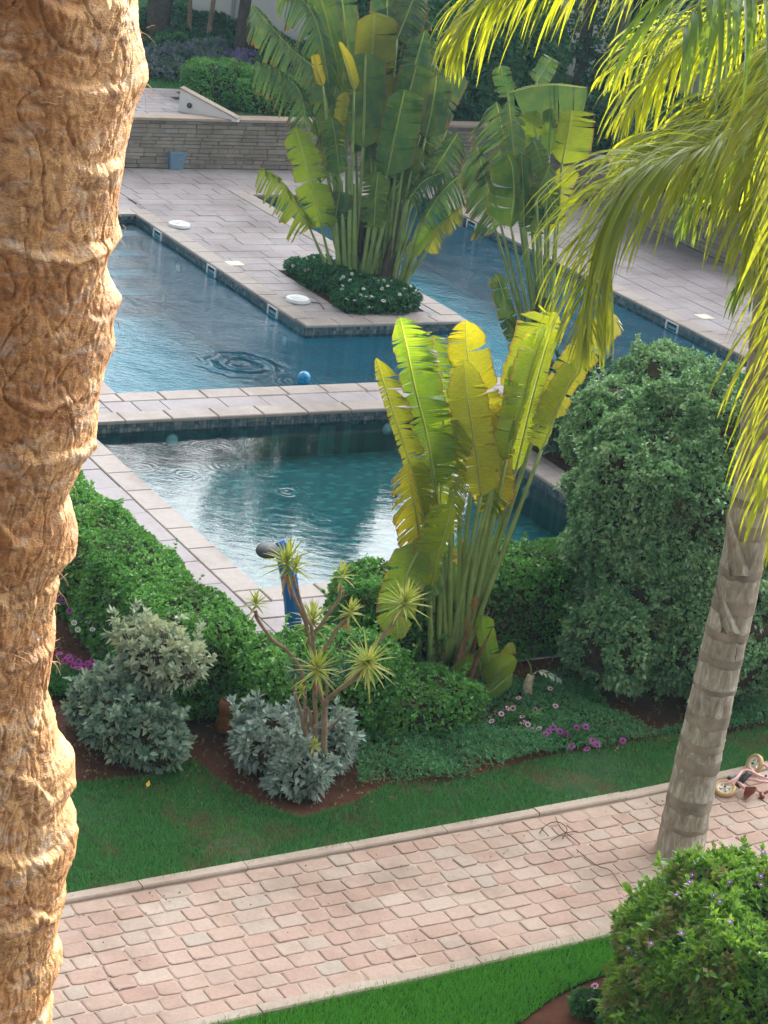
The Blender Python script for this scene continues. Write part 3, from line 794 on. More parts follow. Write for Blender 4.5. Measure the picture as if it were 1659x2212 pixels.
# right villa: large, tall, its shade covers pools and garden
B0 = G(1195, 205, .95); fx = nrm([1, -.12, 0]); fy = np.cross(UPW, fx); ax = [fx, fy, UPW]; B0 = np.array([3.75, 53.8, .93])
o = empty('villa', B0 + fx * 10, 'tall white villa beyond the pool at the top right, dark recess between two walls', 'building')
HV = 13.3
box_part('wall', B0 + fx * (-.75) + fy * 6 + UPW * HV / 2, (.85, 6, HV / 2), ax, M_plaster, o)
box_part('wall', B0 + fx * (19.25) + fy * 6.05 + UPW * HV / 2, (17.6, 6, HV / 2), ax, M_plaster, o)
box_part('recess_wall', B0 + fx * .87 + fy * 4.5 + UPW * HV / 2, (.75, .2, HV / 2 - .05), ax, M_plaster2, o)
f = box_part('door', B0 + fx * .87 + fy * 4.27 + UPW * 1.1, (.45, .02, 1.1), ax, M_dark, o); box_part('handle', B0 + fx * .6 + fy * 4.23 + UPW * 1.1, (.02, .02, .09), ax, M_steel, f)
box_part('parapet', B0 + fx * 17.25 + fy * 6 + UPW * (HV + .12), (19.7, 6.1, .1), ax, M_plaster2, o)
for q in (6.5, 11, 15.5, 20, 24.5, 29, 33):
    for z in (1.6, 4.9, 8.2, 11.6):
        f = box_part('window', B0 + fx * q + fy * .04 + UPW * z, (.75, .03, .75), ax, M_dark, o); box_part('sill', B0 + fx * q - fy * .04 + UPW * (z - .8), (.85, .09, .04), ax, M_plaster2, f)
box_part('plinth', B0 + fx * 19.25 + UPW * .15, (17.6, .06, .2), ax, M_plaster2, o)
# paved edge of the right upper garden
o2 = box_part('garden_kerb', UV(27.8, 34.5, 1.0), (.12, 4.6, .06), [[*EU, 0], [*EV, 0], [0, 0, 1.0]], M_kerb, None); tag(o2, 'pinkish garden edging kerb above the right stone wall', 'kerb')
exec_t('villas')

# ================================================================== PLANTS
M_core = simple('brown_shade_core', (.05, .035, .022), .9, .1, .4, 12, .6, 40, .02)  # dark colours of the solid shrub cores, standing in for shade between leaves
M_coregreen = simple('green_shade_core', (.018, .035, .014), .9, .1, .5, 14, .6, 40, .02)
M_hedge = leafmat('hedge_leaf', [(.02, .09, .03), (.06, .23, .05), (.14, .38, .075), (.28, .54, .12)], (.2, .42, .06), .28, .42, .5, 1.5, dead=(.12, .08, .05), deadamt=.22)
M_bigbush = leafmat('coprosma_leaf', [(.03, .10, .05), (.10, .25, .11), (.24, .42, .19), (.48, .62, .34)], (.25, .45, .12), .25, .4, .55, 1.3, dead=(.13, .10, .045), deadamt=.18)
M_silver = leafmat('silver_leaf', [(.16, .24, .20), (.26, .35, .30), (.36, .44, .37), (.48, .54, .44)], None, .2, .7, .25, 2.0)
M_silvery = leafmat('pale_silver_leaf', [(.18, .26, .18), (.32, .40, .28), (.46, .52, .34), (.60, .60, .34)], None, .2, .7, .25, 2.4)
M_silver2 = leafmat('greygreen_leaf', [(.08, .16, .11), (.16, .26, .19), (.26, .36, .26), (.40, .46, .28)], None, .22, .7, .25, 1.8)
M_flowerbush = leafmat('duranta_leaf', [(.025, .10, .018), (.07, .22, .03), (.16, .38, .04), (.36, .56, .07)], (.35, .55, .04), .35, .38, .55, 1.6, dead=(.20, .15, .06), deadamt=.26)
M_cover = leafmat('ground_cover', [(.035, .14, .05), (.08, .25, .09), (.15, .36, .13)], None, .25, .5, .4, 1.7, dead=(.15, .10, .06), deadamt=.10)
M_darkleaf = leafmat('dark_leaf', [(.012, .05, .03), (.03, .10, .05), (.05, .15, .06)], None, .25, .4, .5, .8)
M_daisy = leafmat('daisy_leaf', [(.02, .11, .03), (.05, .20, .04), (.08, .26, .05)], None, .3, .5, .4, 2)
M_bed = leafmat('island_bed_leaf', [(.015, .07, .03), (.03, .14, .05), (.05, .20, .05)], None, .3, .45, .5, 3)
M_heather = leafmat('heather_leaf', [(.08, .16, .09), (.12, .20, .12), (.24, .20, .32), (.07, .18, .08)], None, .2, .7, .2, .8)
M_white = simple('white_petal', (.80, .80, .78), .6, .3, .03, 5, 0)
M_purple = simple('purple_petal', (.30, .07, .50), .6, .3, .15, 5, 0)
M_magenta = simple('magenta_petal', (.38, .03, .32), .6, .3, .2, 5, 0)
M_pink = simple('pink_petal', (.75, .38, .55), .6, .3, .1, 5, 0)
M_eye = simple('dark_flower_eye', (.05, .01, .04), .6, .3, .1, 5, 0)
M_yel = simple('yellow_eye', (.7, .5, .05), .6, .3, .1, 5, 0)
M_bark = simple('garden_bark', (.24, .17, .115), .85, .2, .35, 14, .6, 60, .01)
M_darkbark = simple('dark_bark', (.08, .06, .05), .9, .2, .35, 10, .6, 40, .01)

def flower_mesh(r, mp, me_, n=9):
    V = [(0, 0, .002)]; F = []
    for i in range(n):
        a = 2 * math.pi * i / n; w = math.pi / n * .8; k = len(V)
        V += [(r * .3 * math.cos(a), r * .3 * math.sin(a), 0), (r * .8 * math.cos(a - w), r * .8 * math.sin(a - w), r * .12), (r * math.cos(a), r * math.sin(a), r * .05), (r * .8 * math.cos(a + w), r * .8 * math.sin(a + w), r * .12)]
        F.append((k, k + 1, k + 2, k + 3))
    k = len(V); V += [(r * .26 * math.cos(2 * math.pi * i / 7), r * .26 * math.sin(2 * math.pi * i / 7), r * .12) for i in range(7)]; F.append(tuple(range(k, k + 7)))
    me = mesh('flower', V, F); me.materials.append(mp); me.materials.append(me_); me.polygons[len(F) - 1].material_index = 1; return me
FL = {'white': flower_mesh(.032, M_white, M_yel), 'mag': flower_mesh(.038, M_magenta, M_eye), 'pink': flower_mesh(.032, M_pink, M_eye), 'pur': flower_mesh(.022, M_purple, M_white, 5)}
def look(p, n, spin=0):
    return Matrix.Translation(Vector(p)) @ Vector(n).to_track_quat('Z', 'Y').to_matrix().to_4x4() @ Matrix.Rotation(spin, 4, 'Z')
def flowers(parent, pts, kind, tilt=.35):
    for p in pts:
        d = nrm(CO - p); n = nrm(d * .5 + UPW * .7 + rng.normal(size=3) * tilt)
        inst('flower', FL[kind], look(p, n, rng.random() * 6), parent)

# ---- hedges and shrubs (levels: soil at 0)
def uvlobe(u, v, z, hu, hv, hz, da=0): return (UV(u, v, z), (hu, hv, hz), TH + da)
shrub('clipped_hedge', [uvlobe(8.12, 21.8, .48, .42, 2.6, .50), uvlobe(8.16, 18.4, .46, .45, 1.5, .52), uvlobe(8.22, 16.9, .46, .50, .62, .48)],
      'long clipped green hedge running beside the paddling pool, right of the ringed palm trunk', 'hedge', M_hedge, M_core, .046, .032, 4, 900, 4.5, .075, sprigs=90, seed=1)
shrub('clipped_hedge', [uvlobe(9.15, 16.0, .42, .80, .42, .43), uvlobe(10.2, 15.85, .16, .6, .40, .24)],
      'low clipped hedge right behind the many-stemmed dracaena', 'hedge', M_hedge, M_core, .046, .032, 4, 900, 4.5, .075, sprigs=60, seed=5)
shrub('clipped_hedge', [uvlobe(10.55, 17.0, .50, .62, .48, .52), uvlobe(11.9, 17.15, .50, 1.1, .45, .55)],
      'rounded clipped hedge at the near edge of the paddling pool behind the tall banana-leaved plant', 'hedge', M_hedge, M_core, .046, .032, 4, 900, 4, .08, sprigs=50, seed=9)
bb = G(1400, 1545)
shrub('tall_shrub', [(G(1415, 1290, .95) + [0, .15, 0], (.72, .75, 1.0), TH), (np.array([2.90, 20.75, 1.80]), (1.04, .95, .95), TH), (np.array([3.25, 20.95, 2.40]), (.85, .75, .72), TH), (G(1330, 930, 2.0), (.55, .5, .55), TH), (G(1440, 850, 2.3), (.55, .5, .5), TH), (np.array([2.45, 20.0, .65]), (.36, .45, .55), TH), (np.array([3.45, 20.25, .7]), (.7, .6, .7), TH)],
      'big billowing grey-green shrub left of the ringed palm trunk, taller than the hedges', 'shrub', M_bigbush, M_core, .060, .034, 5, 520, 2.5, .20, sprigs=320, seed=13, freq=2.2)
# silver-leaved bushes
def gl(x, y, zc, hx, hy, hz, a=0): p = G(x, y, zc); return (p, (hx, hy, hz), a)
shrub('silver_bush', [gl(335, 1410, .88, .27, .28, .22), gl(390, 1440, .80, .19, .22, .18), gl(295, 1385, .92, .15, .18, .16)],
      'pale silver-leaved upper bush, yellowish, standing above the grey-green one at left', 'shrub', M_silvery, M_core, .085, .034, 6, 260, 2.3, .12, sprigs=60, seed=21, base=G(345, 1560))
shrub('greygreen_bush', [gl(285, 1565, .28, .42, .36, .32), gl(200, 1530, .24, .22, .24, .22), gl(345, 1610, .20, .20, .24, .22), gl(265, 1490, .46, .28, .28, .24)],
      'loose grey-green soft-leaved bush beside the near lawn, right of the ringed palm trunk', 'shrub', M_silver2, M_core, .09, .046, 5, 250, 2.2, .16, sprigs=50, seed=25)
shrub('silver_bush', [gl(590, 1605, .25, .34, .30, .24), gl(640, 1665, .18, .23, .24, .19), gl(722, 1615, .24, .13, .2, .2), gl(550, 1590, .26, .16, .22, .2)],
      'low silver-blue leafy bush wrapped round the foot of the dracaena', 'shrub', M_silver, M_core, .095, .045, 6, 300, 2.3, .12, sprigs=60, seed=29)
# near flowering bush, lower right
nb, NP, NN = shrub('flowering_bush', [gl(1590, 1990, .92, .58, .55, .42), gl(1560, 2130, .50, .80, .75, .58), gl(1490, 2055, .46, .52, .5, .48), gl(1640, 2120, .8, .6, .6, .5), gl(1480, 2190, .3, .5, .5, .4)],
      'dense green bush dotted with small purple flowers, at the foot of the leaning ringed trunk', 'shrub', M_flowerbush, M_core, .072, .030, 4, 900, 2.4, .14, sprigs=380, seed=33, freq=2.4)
fp = [(1490, 1825), (1545, 1810), (1600, 1830), (1640, 1850), (1480, 1910), (1465, 1945), (1535, 1942), (1575, 1905), (1607, 1940), (1560, 1960), (1572, 1990), (1590, 1990), (1525, 2005), (1460, 2018), (1420, 2040), (1350, 2040), (1362, 2065), (1640, 1880), (1610, 1870), (1500, 1880), (1655, 1990), (1655, 1905)]
PX = np.array([proj(p) for p in NP]); DD = np.linalg.norm(NP - CO, axis=1); fl = []
for x, y in fp:
    c = np.where(np.hypot(PX[:, 0] - x, PX[:, 1] - y) < 14)[0]
    if len(c): q = c[np.argmin(DD[c])]; fl.append(NP[q] + nrm(CO - NP[q]) * .06)
flowers(nb, fl, 'pur')
# small flowering clump at the bottom
sb, SP, SN = shrub('low_flower_clump', [(G(1285, 2165, .1), (.18, .13, .10), 0), (G(1340, 2195, .1), (.15, .12, .12), 0)], 'small glossy flowering clump on bare soil at the lawn tip, foot of the purple-flowered bush', 'flower clump', M_daisy, M_coregreen, .07, .03, 4, 500, 2.2, .05, seed=41)
flowers(sb, [G(1285, 2130, .2), G(1318, 2120, .22), G(1276, 2160, .22)], 'pink')
# daisy clumps at left and centre
def daisy(x, y, r, h, label, kind, pts, dens=700, z=None, mat=None):
    c = G(x, y, 0); o, P_, N_ = shrub('daisy_clump', [((c[0], c[1], h * .45), (r, r * .9, h * .55), .4)], label, 'flower clump', mat or M_daisy, M_coregreen, .06, .012, 6, dens, 2.2, .06, seed=x, spread=.5, up=.8)
    flowers(o, [G(a, b, h * 1.02 + .03 * rng.random()) for a, b in pts], kind); return o
daisy(195, 1345, .26, .30, 'tall green daisy clump with white flowers between the hedge and the ringed trunk', 'white', [(178, 1275), (200, 1285), (205, 1300), (218, 1292), (222, 1278), (165, 1318), (172, 1328), (182, 1336), (196, 1337), (190, 1345), (168, 1360), (200, 1360), (212, 1318), (160, 1345)])
daisy(150, 1290, .28, .24, 'dark green clump with magenta flowers behind the white daisies at left', 'mag', [(140, 1270), (158, 1262), (135, 1300), (165, 1285), (150, 1320), (140, 1250), (128, 1290)])
daisy(155, 1490, .28, .14, 'low clump topped by many magenta daisies beside the pale silver bush', 'mag', [(128, 1412), (140, 1428), (152, 1425), (170, 1430), (180, 1440), (190, 1433), (200, 1430), (228, 1400), (215, 1395), (240, 1385), (158, 1438), (168, 1444), (130, 1450), (196, 1440), (222, 1408), (205, 1436), (148, 1418)])
daisy(1135, 1580, .24, .10, 'pink daisies with dark eyes in the ground cover by the tall banana-leaved plant', 'pink', [(1062, 1558), (1096, 1530), (1108, 1530), (1129, 1560), (1120, 1508), (1189, 1488), (1200, 1525), (1140, 1565), (1156, 1533), (1128, 1548), (1150, 1578), (1164, 1574), (1118, 1580), (1083, 1542)], 350)
daisy(1215, 1600, .22, .09, 'clump of dark purple daisies in the ground cover beside a dry brown patch', 'mag', [(1170, 1575), (1185, 1580), (1195, 1572), (1210, 1580), (1222, 1586), (1246, 1572), (1265, 1570), (1280, 1600), (1290, 1608), (1235, 1612), (1345, 1600), (1268, 1618), (1178, 1586)], 350)
daisy(1190, 930, .35, .35, 'white-flowered daisy clump at the pool corner, left of the tall shrub', 'white', [(1150, 895), (1160, 915), (1188, 938), (1200, 950), (1178, 955), (1215, 960), (1195, 920)])
# ground cover
cov = D2([(770, 1700), (770, 1620), (850, 1540), (900, 1500), (1000, 1440), (1130, 1480), (1260, 1460), (1330, 1560), (1400, 1590), (1520, 1560), (1659, 1480), (1760, 1470), (1740, 1560), (1659, 1575), (1450, 1590), (1330, 1612), (1220, 1628), (1080, 1662), (950, 1692), (850, 1700)])
P = sample_poly(cov, 2600); n = np.array([mn.noise(Vector((p[0] * 1.7, p[1] * 1.7, 0))) for p in P]); P = P[n + .55 * rng.random(len(n)) > -.12]
n = np.array([mn.noise(Vector((p[0] * 2.2, p[1] * 2.2, 5))) for p in P]); P[:, 2] = np.clip(.04 + .09 * n + .05 * rng.random(len(P)), .005, .2)
V, F = leaves(P, np.tile(UPW, (len(P), 1)), .034, .016, 4, .9, .3)
part('ground_cover', V, F, M_cover, None, label='mat of small green ground cover leaves under the tall banana-leaved plant', cat='ground cover', kind='stuff')
exec_t('shrubs')

# loose leaf litter and weeds on the soil
P = sample_poly(D2([(60, 1660), (130, 1350), (300, 1400), (480, 1560), (900, 1540), (1000, 1420), (1300, 1420), (1700, 1450), (1700, 1600), (1200, 1640), (800, 1740), (480, 1760), (300, 1720)]), 130)
P[:, 2] = .0; V, F = leaves(P, np.tile(UPW, (len(P), 1)), .045, .02, 2, 1.0, .05)
part('leaf_litter', V, F, leafmat('litter', [(.20, .12, .06), (.10, .06, .03), (.30, .21, .10), (.05, .12, .04)], None, .1, .8, .2, 2), None, label='dry leaf litter scattered over the red planting bed', cat='leaf litter', kind='stuff')

# ------------------------------------------------------------------ big-leaved plants
def banana_mat(name):
    t = NT(name); oi = t.new('ShaderNodeObjectInfo'); uvn = t.new('ShaderNodeUVMap', uv_map='leaf')
    sx = t.new('ShaderNodeSeparateXYZ'); t.link(uvn.outputs[0], sx.inputs[0]); geo = t.new('ShaderNodeNewGeometry')
    st = t.noise(t.mapping(uvn.outputs[0], (1, .04, 1)), 70, 3, .6); big = t.noise(t.mapping(uvn.outputs[0], (1, .6, 1)), 3.5, 3)
    c = t.mix(1.0, oi.outputs['Color'], t.ramp(st, [(.3, (.72, .76, .7)), (.7, (1.15, 1.12, 1.0))]), 'MULTIPLY')
    c = t.mix(t.math('MULTIPLY', t.math('SUBTRACT', big, .45), 1.2, True), c, (.30, .34, .05))
    c = t.mix(t.math('MULTIPLY', geo.outputs['Random Per Island'], .22), c, (.22, .30, .05))
    e = t.math('ADD', t.math('ABSOLUTE', sx.outputs[1]), t.math('MULTIPLY', t.math('SUBTRACT', t.noise(t.mapping(uvn.outputs[0], (1, .3, 1)), 14, 4, .7), .5), .35))
    c = t.mix(t.ramp(e, [(.90, (0, 0, 0)), (1.0, (1, 1, 1))]), c, (.22, .12, .05))
    m = t.math('LESS_THAN', t.math('ABSOLUTE', sx.outputs[1]), .045); c = t.mix(m, c, (.34, .42, .14))
    t.base(c); t.set(.36, .5)
    w = t.new('ShaderNodeMath', operation='SINE'); t.link(t.math('MULTIPLY', sx.outputs[0], 330.0), w.inputs[0])
    nb = t.bump(t.math('ADD', w.outputs[0], t.math('MULTIPLY', st, 2.0)), .35, .004); t.normal(nb)
    tr = t.new('ShaderNodeBsdfTranslucent'); t.link(t.mix(.5, c, t.mix(1.0, c, (2.6, 2.1, .35), 'MULTIPLY')), tr.inputs[0]); t.link(nb, tr.inputs['Normal'])
    ms = t.new('ShaderNodeMixShader'); ms.inputs[0].default_value = .45
    t.link(t.b.outputs[0], ms.inputs[1]); t.link(tr.outputs[0], ms.inputs[2]); t.link(ms.outputs[0], t.out.inputs[0])
    return t.m
M_ban = banana_mat('big_leaf_blade')
M_pet = simple('petiole_green', (.20, .28, .08), .45, .5, .25, 5, .25, 50, .003)
M_pet2 = simple('petiole_pale', (.26, .32, .10), .5, .4, .25, 5, .25, 50, .003)
M_husk = simple('dry_husk', (.22, .12, .07), .85, .2, .4, 9, .6, 30, .01)
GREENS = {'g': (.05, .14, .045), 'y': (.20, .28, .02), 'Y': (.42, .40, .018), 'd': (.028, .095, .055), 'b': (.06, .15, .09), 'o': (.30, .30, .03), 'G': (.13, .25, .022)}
def blade(parent, mid, wl, wr, hue, face=0.0, fold=.35, droop=.25, slit=.5, fringe=0.0, taper=.1, ragged=.03, seed=None, n=44):
    """mid: midrib points tip <- start in world coordinates, widths in metres, slit = share of the veins torn"""
    g = np.random.default_rng(seed if seed is not None else int(rng.integers(1e9)))
    M_ = catmull(mid, n); T = nrm(np.gradient(M_, axis=0)); Ls = np.r_[0, np.cumsum(np.linalg.norm(np.diff(M_, axis=0), axis=1))]; L = Ls[-1]
    view = nrm(CO - M_); S = nrm(np.cross(T, view)); N = np.cross(S, T)
    ca, sa = math.cos(face), math.sin(face); S, N = S * ca + N * sa, -S * sa + N * ca
    def at(A, t): f = t * (n - 1); i = min(int(f), n - 2); return A[i] * (1 - (f - i)) + A[i + 1] * (f - i)
    V, F, UVs = [], [], []
    for side, w0 in ((1, wr), (-1, wl)):
        if w0 <= 0: continue
        t = 0.0
        cuts = [0.0]
        while t < 1:
            t += (.010 + min(.16, g.exponential(.034))) * (1.0 if slit < .8 else .55); cuts.append(min(t, 1))
        dr = 0; skew = .22
        tears = [g.random() < slit for _ in cuts]
        i = 0
        while i < len(cuts) - 1:
            j = i + 1
            while j < len(cuts) - 1 and not tears[j]: j += 1
            ta, tb = cuts[i], cuts[j]; m = max(2, int((tb - ta) * 40) + 1)
            dr = droop * g.uniform(.5, 1.6) + fringe * g.uniform(.6, 1.3); sk = skew + g.normal() * .10; wm = 1 - ragged * 3 * g.random(); tw = g.normal() * .18
            gap = min(.35, .004 / max(.01, tb - ta) + .05 + fringe * .25) if slit > .05 else .0
            base = len(V)
            for q in range(m + 1):
                tt = ta + (tb - ta) * q / m
                prof = min(1, (tt / .14 + .04)) ** .55 * min(1, ((1 - tt) / taper + .02)) ** .5 * (1 - .12 * tt)
                w = w0 * prof * wm * (1 - .10 * g.random() * (slit > .3))
                s_ = at(S, tt) * side; nn_ = at(N, tt); tn = at(T, tt); p0 = at(M_, tt)
                cen = (ta + tb) / 2
                for k_, f in enumerate((0, .33, .68, 1.0)):
                    to = tt + (cen - tt) * gap * f
                    pp = at(M_, min(max(to, 0), 1)) if f else p0
                    lat = s_ * math.cos(fold) + nn_ * math.sin(fold) * (1 - .7 * f) + tn * sk * f + nn_ * tw * f * (q / m - .5)
                    p = pp + nrm(lat) * w * f + nn_ * .03 * w * math.sin(f * 3) - UPW * dr * w * f * f
                    if fringe: p = p + nrm(np.array([lat[0] * .3, lat[1] * .3, -1])) * w * .25 * f * f * fringe
                    V.append(p); UVs.append((tt * L, side * (f if f < 1 else 1.0)))
            for q in range(m):
                for k_ in range(3):
                    a = base + q * 4 + k_; qd = (a, a + 1, a + 5, a + 4); F.append(qd if side > 0 else qd[::-1])
            i = j
    root = parent
    o = part('leaf_blade', V, np.array(F), M_ban, parent, True, UVs)
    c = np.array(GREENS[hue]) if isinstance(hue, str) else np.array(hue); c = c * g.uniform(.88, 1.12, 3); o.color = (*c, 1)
    return o
def stalk(parent, pts, r0, r1, mat=None, name='leaf_stalk'):
    P_ = catmull(pts, 14); V, F = tube(P_, [r0, (r0 + r1) / 2, r1], 7); return part(name, V, F, mat or M_pet, parent, True)
def midrib(parent, mid, r):
    P_ = catmull(mid, 16); P_ = P_ + nrm(CO - P_) * r * .4; V, F = tube(P_, [r, r * .75, r * .25], 6); return part('midrib', V, F, M_pet2, parent, True)
def bigleaf(plant, conv, Yb, leaf, ppm):
    """leaf: base, list of midrib pts (start..tip) in survey units, dY, wl, wr, hue, opts"""
    b, pts, dY, wl, wr, hue, kw = leaf
    n = len(pts); Yt = Yb + dY
    mids = [W(*conv(*p), Yb + dY * (.45 + .55 * (i + 1) / n)) for i, p in enumerate(pts)]
    ro = blade(plant, mids, wl / ppm, wr / ppm, hue, **kw)
    midrib(ro, mids, .010)
    if b is not None:
        B = W(*conv(*b), Yb); B2 = (B * .45 + mids[0] * .55) + [0, 0, 0]
        stalk(ro, [B, (B + (mids[0] - B) * .5) + np.array([0, dY * .0, 0]), mids[0]], .034, .018)
    return ro

# --- the tall plant in front of the hedge
idc = lambda x, y: (x, y)
base = G(975, 1478)
o = empty('bird_of_paradise_tree', base, 'tall banana-leaved plant with torn yellow-green leaves in the near bed, tops catching the sun', 'plant')
z6 = lambda x, y: (713.1 + x * .3968, 658.3 + y * .3968)
LF = [
 # (stalk foot, [midrib start -> tip] , depth lean, left w, right w, hue, options)   (region units)
 ((690, 1950), [(860, 1150), (868, 960), (840, 700), (780, 420), (742, 250), (738, 85)], .35, 45, 58, 'Y', dict(slit=.30, droop=.1, fold=.25, face=.1)),
 ((700, 1960), [(1010, 900), (1100, 520), (1180, 220), (1230, 40)], .5, 86, 20, 'y', dict(slit=.45, droop=.1, fold=.2)),
 ((700, 1960), [(1140, 620), (1330, 300), (1470, 130), (1560, 60)], .6, 36, 38, 'o', dict(slit=.5, droop=.15, taper=.05)),
 ((715, 1950), [(1150, 790), (1190, 700), (1255, 520), (1375, 320)], .3, 46, 5, 'y', dict(slit=.35, droop=.1, fold=.1)),
 ((720, 1960), [(960, 840), (1000, 680), (1050, 520), (1100, 330), (1180, 120)], .2, 62, 10, 'y', dict(slit=.2, droop=.1, fold=.7, face=-.5)),
 ((680, 1950), [(945, 760), (955, 600), (985, 330)], .15, 12, 22, 'G', dict(slit=.1, droop=.05, fold=.9, taper=.2)),
 ((690, 1950), [(650, 900), (600, 520), (570, 330), (560, 165)], .4, 30, 52, 'y', dict(slit=.6, droop=.1, fringe=.15)),
 ((640, 1950), [(820, 1040), (800, 840), (760, 600), (735, 420), (728, 300)], -.1, 44, 52, 'o', dict(slit=.3, droop=.1, fold=.2, taper=.22)),
 ((640, 1960), [(575, 985), (525, 710), (460, 450), (415, 230), (378, 70)], -.25, 26, 74, 'G', dict(slit=.7, droop=.12, fold=.3, fringe=.1)),
 ((470, 2060), [(520, 1210), (470, 1000), (420, 820), (335, 560), (250, 290)], -.35, 12, 48, 'y', dict(slit=.95, droop=.2, fringe=.2, fold=.3)),
 ((480, 2060), [(495, 1340), (470, 1150), (440, 980), (420, 860)], -.5, 38, 16, 'Y', dict(slit=.9, droop=.5, fringe=.3)),
 ((560, 1960), [(510, 1290), (440, 1420), (385, 1580), (365, 1720), (375, 1820)], -.75, 40, 46, 'G', dict(slit=.12, droop=.05, fold=.15, taper=.3)),
 ((540, 2130), [(545, 1560), (580, 1400), (640, 1210), (665, 1075)], -.6, 62, 12, 'y', dict(slit=.6, droop=.2, fold=.3)),
 ((590, 1900), [(600, 1400), (570, 1440), (560, 1500), (590, 1580)], -.4, 24, 34, 'g', dict(slit=.2, droop=.3, taper=.3)),
 ((650, 1900), [(655, 1120), (680, 1010), (700, 930)], -.2, 12, 26, 'y', dict(slit=.6, droop=.3, fringe=.4)),
 ((620, 1950), [(880, 1000), (868, 1060), (845, 1130)], .1, 40, 30, 'G', dict(slit=.3, droop=.2, taper=.4)),
 ((640, 1950), [(620, 1260), (600, 1050), (635, 820), (690, 620)], -.1, 46, 50, 'y', dict(slit=.6, droop=.2, fringe=.15)),
 ((560, 1960), [(560, 1340), (520, 1160), (495, 990), (465, 830)], -.2, 42, 34, 'G', dict(slit=.7, droop=.2, fringe=.2)),
 ((680, 1950), [(880, 1120), (905, 900), (905, 700), (880, 520)], .3, 40, 44, 'Y', dict(slit=.4, droop=.15)),
 ((600, 2040), [(560, 2150), (640, 2060), (720, 1970), (778, 1905)], -.3, 22, 20, 'G', dict(slit=.3, droop=.1, fold=.4, taper=.3)),
]
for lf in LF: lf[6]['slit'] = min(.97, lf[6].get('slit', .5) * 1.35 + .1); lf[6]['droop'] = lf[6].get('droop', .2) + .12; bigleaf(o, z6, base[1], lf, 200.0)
stalk(o, [W(*z6(740, 1850), base[1]), W(*z6(770, 1500), base[1]), W(*z6(830, 1140), base[1] + .1)], .036, .02, name='bare_stalk'); stalk(o, [W(*z6(720, 1880), base[1]), W(*z6(730, 1400), base[1]), W(*z6(765, 1010), base[1])], .034, .02, name='bare_stalk')
stalk(o, [W(*z6(690, 1880), base[1]), W(*z6(705, 1400), base[1]), W(*z6(705, 1090), base[1])], .034, .02, name='bare_stalk'); stalk(o, [W(*z6(460, 1930), base[1]), W(*z6(510, 1600), base[1]), W(*z6(525, 1300), base[1] - .1)], .028, .018, name='bare_stalk')
m = MB()
for i in range(13):
    a = rng.uniform(-.4, .4); b0 = base + [a * .42, rng.uniform(-.12, .12), -.02]; t1 = b0 + [a * .5 + .03, rng.uniform(-.1, .1), rng.uniform(.35, .95)]
    m.tube(catmull([b0, (b0 + t1) / 2 + rng.normal(size=3) * .02, t1], 5), [rng.uniform(.035, .06), .006], 5)
m.build('dry_sheaths', M_husk, o, True)
for q in range(7):
    p = base + [rng.uniform(-.35, .12), rng.uniform(-.2, .1), rng.uniform(.4, 1.7)]; e = p + [rng.uniform(-.12, .12), 0, -rng.uniform(.1, .25)]
    b_ = blade(o, [p, (p + e) / 2 + rng.normal(size=3) * .03, e], .04, .05, (.26, .15, .08), slit=.5, droop=.4, n=10); b_.name = 'dead_scrap'
# --- offshoot beside it
ob = G(1062, 1492)
o = empty('young_bird_of_paradise', ob, 'small fresh green banana-leaved offshoot right of the tall plant, one leaf tip scorched', 'plant')
for lf in [((845, 2080), [(870, 1960), (850, 1850), (830, 1760), (828, 1690)], -.1, 18, 30, 'G', dict(slit=.3, droop=.1)),
           ((850, 2080), [(870, 2030), (900, 1960), (960, 1880), (995, 1840)], 0, 12, 22, 'o', dict(slit=.5, droop=.2)),
           ((845, 2090), [(865, 2070), (910, 2010), (970, 1960), (1010, 1925)], -.25, 34, 22, 'G', dict(slit=.05, droop=.05, fold=.2, taper=.3)),
           ((845, 2090), [(990, 2010), (940, 2050), (860, 2110), (790, 2060)], -.3, 20, 22, 'G', dict(slit=.1, droop=.15, taper=.3)),
           ((840, 2080), [(825, 2010), (815, 1950), (812, 1880)], -.05, 12, 20, 'g', dict(slit=.3, droop=.1))]:
    bigleaf(o, z6, ob[1], lf, 222.0)
exec_t('front banana')

